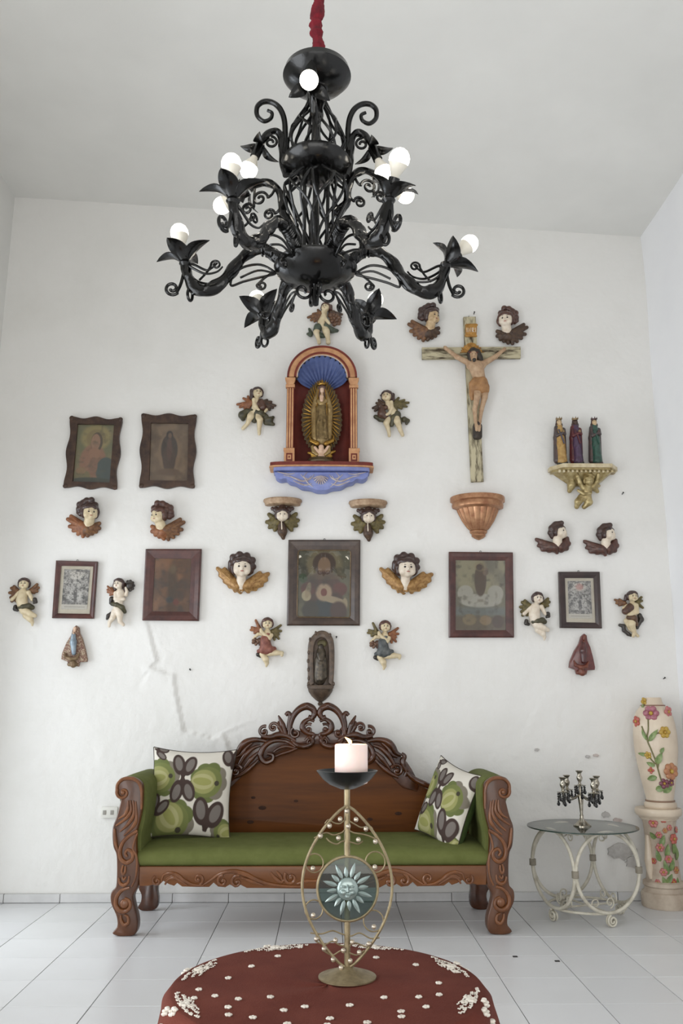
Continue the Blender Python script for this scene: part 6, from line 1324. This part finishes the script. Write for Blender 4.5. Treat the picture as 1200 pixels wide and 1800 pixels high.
plaque('dark maroon veiled figure plaque under the black-framed engraving at right', 889, 954.5, 3.16, P_MAR, P_DMR, P_COP, P_COP, (133, 195))

# ================================================================== FRAMED PICTURES
FR_RED = mat('red_brown_frame', (58, 27, 24), (84, 45, 38), rough=.38, scale=12, coat=.3); FR_DRK = mat('dark_walnut_frame', (48, 34, 28), (72, 54, 44), rough=.4, scale=12, coat=.3); FR_BLK = mat('black_brown_frame', (38, 22, 20), (54, 34, 30), rough=.35, scale=12, coat=.3); FR_SCL = mat('worn_dark_scalloped_frame', (46, 30, 24), (76, 54, 40), rough=.5, scale=16); FR_GLT = mat('dull_gilt_lip', (120, 100, 74), (92, 74, 52), rough=.45, metal=.4, scale=30)
M_PIC = paint_mat('picture_print', rough=.55); M_PANE = glass_mat('picture_glass', (252, 252, 252), 1.5); M_MATB = mat('cream_mat_board', (206, 198, 180), (190, 180, 160), rough=.85, scale=10)
def lerp4(q, u, v): return (q[3]*(1-u)+q[2]*u)*(1-v)+(q[0]*(1-u)+q[1]*u)*v      # corners TL TR BR BL
def picture(label, outer, inner, mfr, canvas, scal=False, lip=None, matb=None, glass=True, dpth=.028, hook=True, tilt=0.0):
    O = [P(x, y, YB) for x, y in outer]; I = [P(x, y, YB) for x, y in inner]; c = sum(O)/4
    t = thing('framed_picture', label, 'picture', (c[0], YB, min(p[2] for p in O)))
    fw = lambda p: p+V(0, -dpth, 0)
    if scal:
        def edge(a, b, ph):
            out = []; d = b-a; n_ = nrm(np.cross(d, V(0, 1, 0)))
            for i in range(24): u = i/24; out.append(a+d*u+n_*(.010*math.cos(u*4*PI+ph)*math.sin(PI*u)**.35-.004))
            return out
        for a, b in ((0, 1), (1, 2), (2, 3), (3, 0)):
            e = edge(O[a], O[b], 0)+[O[b]]; MB().prism([fw(p) for p in e]+[fw(I[b]), fw(I[a])], dpth-.001, .0).build('frame_rail', mfr, t, False)
        for q in range(4):
            MB().ell(fw(O[q]*.78+I[q]*.22)+V(0, .002, 0), (.018, .007, .018), 14, 8).build('corner_boss', mfr, t)
    else:
        M_ = [O[q]*.45+I[q]*.55 for q in range(4)]
        for a, b in ((0, 1), (1, 2), (2, 3), (3, 0)):
            v = [O[a], O[b], fw(O[b])+V(0, .006, 0), fw(O[a])+V(0, .006, 0), fw(O[a]*.85+I[a]*.15), fw(O[b]*.85+I[b]*.15), fw(M_[b])+V(0, .003, 0), fw(M_[a])+V(0, .003, 0), I[a]+V(0, -dpth*.55, 0), I[b]+V(0, -dpth*.55, 0), I[b], I[a]]
            f = [(0, 1, 2, 3), (3, 2, 5, 4), (4, 5, 6, 7), (7, 6, 9, 8), (8, 9, 10, 11), (11, 10, 1, 0), (0, 3, 4, 7, 8, 11), (1, 10, 9, 6, 5, 2)]
            MB().add(v, f).build('frame_rail', mfr, t, False)
    if lip is not None:
        r = [p+V(0, -dpth*.6, 0) for p in I]; MB().tube([q for k in range(4) for q in (r[k]*.97+r[(k+1) % 4]*.03, r[k]*.03+r[(k+1) % 4]*.97)], .0045, 6, True).build('inner_lip', lip, t)
    yb = V(0, -.006, 0); MB().add([p+yb for p in I]+[p+V(0, -.001, 0) for p in I], [(0, 1, 2, 3), (7, 6, 5, 4), (0, 4, 5, 1), (1, 5, 6, 2), (2, 6, 7, 3), (3, 7, 4, 0)]).build('backing', matb or FR_DRK, t, False)
    Q = I
    if matb is not None: cc = sum(I)/4; Q = [cc+(p-cc)*V(.80, 1, .84)+V(0, 0, .004) for p in I]
    C = canvas
    if matb is None: g_ = C.c.mean(2, keepdims=True); C.c = (C.c*.8+g_*.2)*.74      # prints without a mat are greyed and darkened evenly
    nu, nv = C.c.shape[:2]; vv = np.array([lerp4(Q, i/(nu-1), j/(nv-1))+V(0, -.0085, 0) for i in range(nu) for j in range(nv)])
    Id = np.arange(nu*nv).reshape(nu, nv); Fc = np.stack([Id[:-1, :-1], Id[1:, :-1], Id[1:, 1:], Id[:-1, 1:]], -1).reshape(-1, 4)
    mesh_obj('print', vv, Fc, M_PIC, t, False, None, C.c.reshape(-1, 3))
    if glass:
        zm_ = min(p[2] for p in I); g = [p+V(0, -.0125-tilt*(p[2]-zm_), 0) for p in I]; MB().add(g+[p+V(0, .002, 0) for p in g], [(3, 2, 1, 0), (4, 5, 6, 7), (0, 1, 5, 4), (1, 2, 6, 5), (2, 3, 7, 6), (3, 0, 4, 7)]).build('glass_pane', M_PANE, t, False)
    if hook:
        h = (O[0]+O[1])/2; MB().tube(spiral(h+V(0, -.006, .006), .006, .006, 0, 2*PI*.95, 12), .0018, 6).build('hanging_ring', M_DARK, t)
    return t
# 1 haloed woman in pink and blue
C = Canvas(100, 156, (124, 122, 78), 1.6, .5); C.blotch((150, 132, 84), 5, 3, .35, .6, .7); C.ell(.52, .78, .40, .22, (168, 150, 82), .5).ell(.52, .76, .26, .16, (150, 128, 70), .4)
C.ell(.48, .36, .36, .30, (160, 110, 78), .3).ell(.55, .70, .16, .17, (96, 78, 52), .15).ell(.52, .70, .125, .14, (172, 126, 92), .2).ell(.52, .5, .16, .1, (168, 118, 82), .3).ell(.84, .22, .26, .22, (74, 88, 84), .25).ell(.15, .12, .3, .10, (132, 118, 70), .4).ell(.48, .02, .6, .07, (70, 76, 62), .4).ell(.5, .28, .12, .16, (150, 104, 74), .4).ell(.18, .2, .14, .06, (156, 120, 74), .4)
C.blotch((92, 84, 58), 8, 9, .52, .8, .6)
picture('dark scalloped frame with faded haloed woman print, nearer the left edge', [(125, 734), (216, 737), (206, 861), (113, 858)], [(138, 747), (202, 748), (194, 850), (129, 848)], FR_SCL, C, True)
# 2 dark veiled figure on tan
C = Canvas(100, 156, (124, 98, 70), 1.6, .5); C.blotch((150, 120, 88), 15, 4, .4, .62, .8); C.blotch((96, 74, 52), 19, 5, .5, .75, .7); C.ell(.5, .5, .30, .34, (142, 112, 80), .4).ell(.5, .55, .22, .26, (76, 62, 52), .25).ell(.5, .38, .17, .24, (88, 66, 52), .3).ell(.5, .80, .09, .075, (66, 52, 46), .2).ell(.51, .79, .05, .045, (120, 90, 66), .3).ell(.5, .55, .07, .2, (104, 72, 58), .4).ell(.5, .16, .3, .06, (112, 84, 58), .5)
picture('dark scalloped frame with dim veiled figure print, right one of the pair', [(250, 729), (346, 731), (342, 859), (246, 858)], [(266, 745), (332, 746), (330, 847), (263, 846)], FR_SCL, C, True)
def engraving(seed, tint):
    C = Canvas(90, 134, (158, 154, 148), 1.5); C.blotch((96, 94, 92), seed, 7, .42, .6, .8); C.ell(.5, .86, .3, .12, (196, 190, 180), .5).ell(.3, .55, .16, .2, (176, 172, 166), .5, .5).ell(.68, .5, .15, .2, (170, 166, 160), .5, -.4).ell(.5, .32, .3, .14, (186, 182, 176), .5).ell(.5, .35, .07, .18, (104, 100, 98), .4)
    C.blotch((84, 82, 80), seed+3, 14, .5, .62, .85); C.blotch((70, 68, 66), seed+9, 26, .54, .64, .8); C.blotch((208, 204, 196), seed+5, 12, .55, .72, .6)
    if tint: C.ell(.5, .84, .16, .09, (180, 132, 122), .6, 0, .8)
    C.rect(0, 0, 1, .12, (198, 192, 180), .9); C.rect(.1, .05, .9, .07, (120, 116, 110), .6, .01); return C
picture('small grey engraving in a thin red-brown frame at far left', [(100, 986), (173, 988), (166, 1088), (93, 1087)], [(108.5, 995), (165, 996), (158.5, 1079.5), (102, 1078.5)], FR_RED, engraving(31, False), matb=M_MATB)
C = Canvas(96, 144, (106, 66, 32), 1.5); C.blotch((146, 92, 44), 41, 3, .4, .65, .9); C.blotch((74, 54, 40), 43, 4, .5, .7, .9); C.ell(.5, .55, .14, .34, (84, 66, 48), .6, 0, .7).ell(.62, .18, .08, .06, (120, 52, 34), .5).ell(.45, .22, .1, .06, (64, 62, 60), .5).ell(.5, .8, .1, .08, (120, 96, 60), .6, 0, .7); C.blotch((60, 44, 32), 47, 10, .55, .8, .7)
picture('wide red-brown frame with murky orange-brown painting, left of the golden-winged head', [(257, 966), (355, 966), (350, 1092), (251, 1091)], [(273, 982), (337, 983), (333, 1076), (268, 1075)], FR_RED, C, hook=False)
C = Canvas(120, 154, (96, 92, 68), 1.27, .5); C.blotch((120, 114, 84), 51, 2.4, .4, .65, .8); C.ell(.5, .78, .34, .26, (130, 116, 78), .4).ell(.5, .80, .22, .17, (84, 62, 46), .25).ell(.5, .76, .12, .14, (150, 116, 82), .25).ell(.5, .35, .36, .34, (92, 62, 50), .3).ell(.2, .42, .14, .1, (112, 56, 46), .4).ell(.8, .42, .14, .1, (112, 58, 48), .4).ell(.5, .10, .2, .2, (52, 62, 66), .3)
C.ell(.5, .37, .15, .13, (182, 152, 116), .5).ell(.5, .37, .06, .06, (126, 58, 42), .3).ell(.17, .32, .09, .08, (182, 166, 124), .3).ell(.2, .40, .05, .12, (168, 146, 106), .4, -.2).ell(.68, .26, .22, .05, (176, 154, 116), .3, -.2).ell(.9, .2, .05, .09, (170, 150, 112), .4).ell(.5, .6, .4, .04, (112, 86, 56), .5, 0, .7).ell(.1, .58, .08, .07, (60, 84, 44), .5).ell(.25, .1, .16, .14, (66, 60, 50), .5).ell(.78, .1, .16, .14, (84, 56, 48), .5)
C.blotch((58, 54, 42), 57, 7, .5, .75, .7)
picture('large dark walnut frame with glazed open-armed figure painting, above the carved shrine', [(507, 950), (633, 950), (632, 1100), (504, 1100)], [(524, 968), (616, 968), (615, 1086), (522, 1085)], FR_DRK, C, lip=FR_GLT, tilt=.008)
C = Canvas(116, 162, (128, 122, 94), 1.4, .5); C.ell(.5, .85, .6, .35, (160, 150, 110), .6).blotch((108, 100, 80), 61, 3, .45, .7, .8); C.ell(.5, .42, .42, .10, (182, 176, 158), .25).ell(.2, .52, .16, .12, (176, 170, 150), .25).ell(.8, .52, .16, .12, (176, 170, 150), .25).ell(.5, .72, .12, .24, (96, 72, 50), .25).ell(.48, .9, .075, .05, (120, 92, 66), .3).ell(.6, .84, .06, .06, (128, 100, 72), .3).ell(.5, .92, .13, .08, (150, 130, 84), .3, 0, .4).ell(.48, .9, .06, .045, (84, 60, 44), .3)
C.rect(0, .2, 1, .32, (112, 120, 116), .8, .06); C.rect(0, 0, 1, .2, (106, 88, 60), .9, .05); C.ell(.28, .15, .14, .08, (140, 118, 76), .3).ell(.6, .14, .12, .07, (150, 122, 80), .3).ell(.85, .12, .12, .09, (92, 68, 50), .3); C.blotch((84, 72, 52), 67, 11, .52, .75, .7); C.rect(.44, .40, .56, .44, (140, 130, 110), .8)
picture('red-brown frame with brown-robed figure on clouds, below the copper bracket', [(788, 971), (900, 972), (902, 1121), (788, 1121)], [(800, 985), (887, 986), (888, 1108), (800, 1108)], FR_RED, C)
picture('small grey engraving in a wide black-brown frame at right', [(980, 1006), (1052, 1006), (1056, 1105), (983, 1104)], [(991.5, 1016.5), (1042, 1016.5), (1045.5, 1095), (994, 1094)], FR_BLK, engraving(71, True), matb=M_MATB)
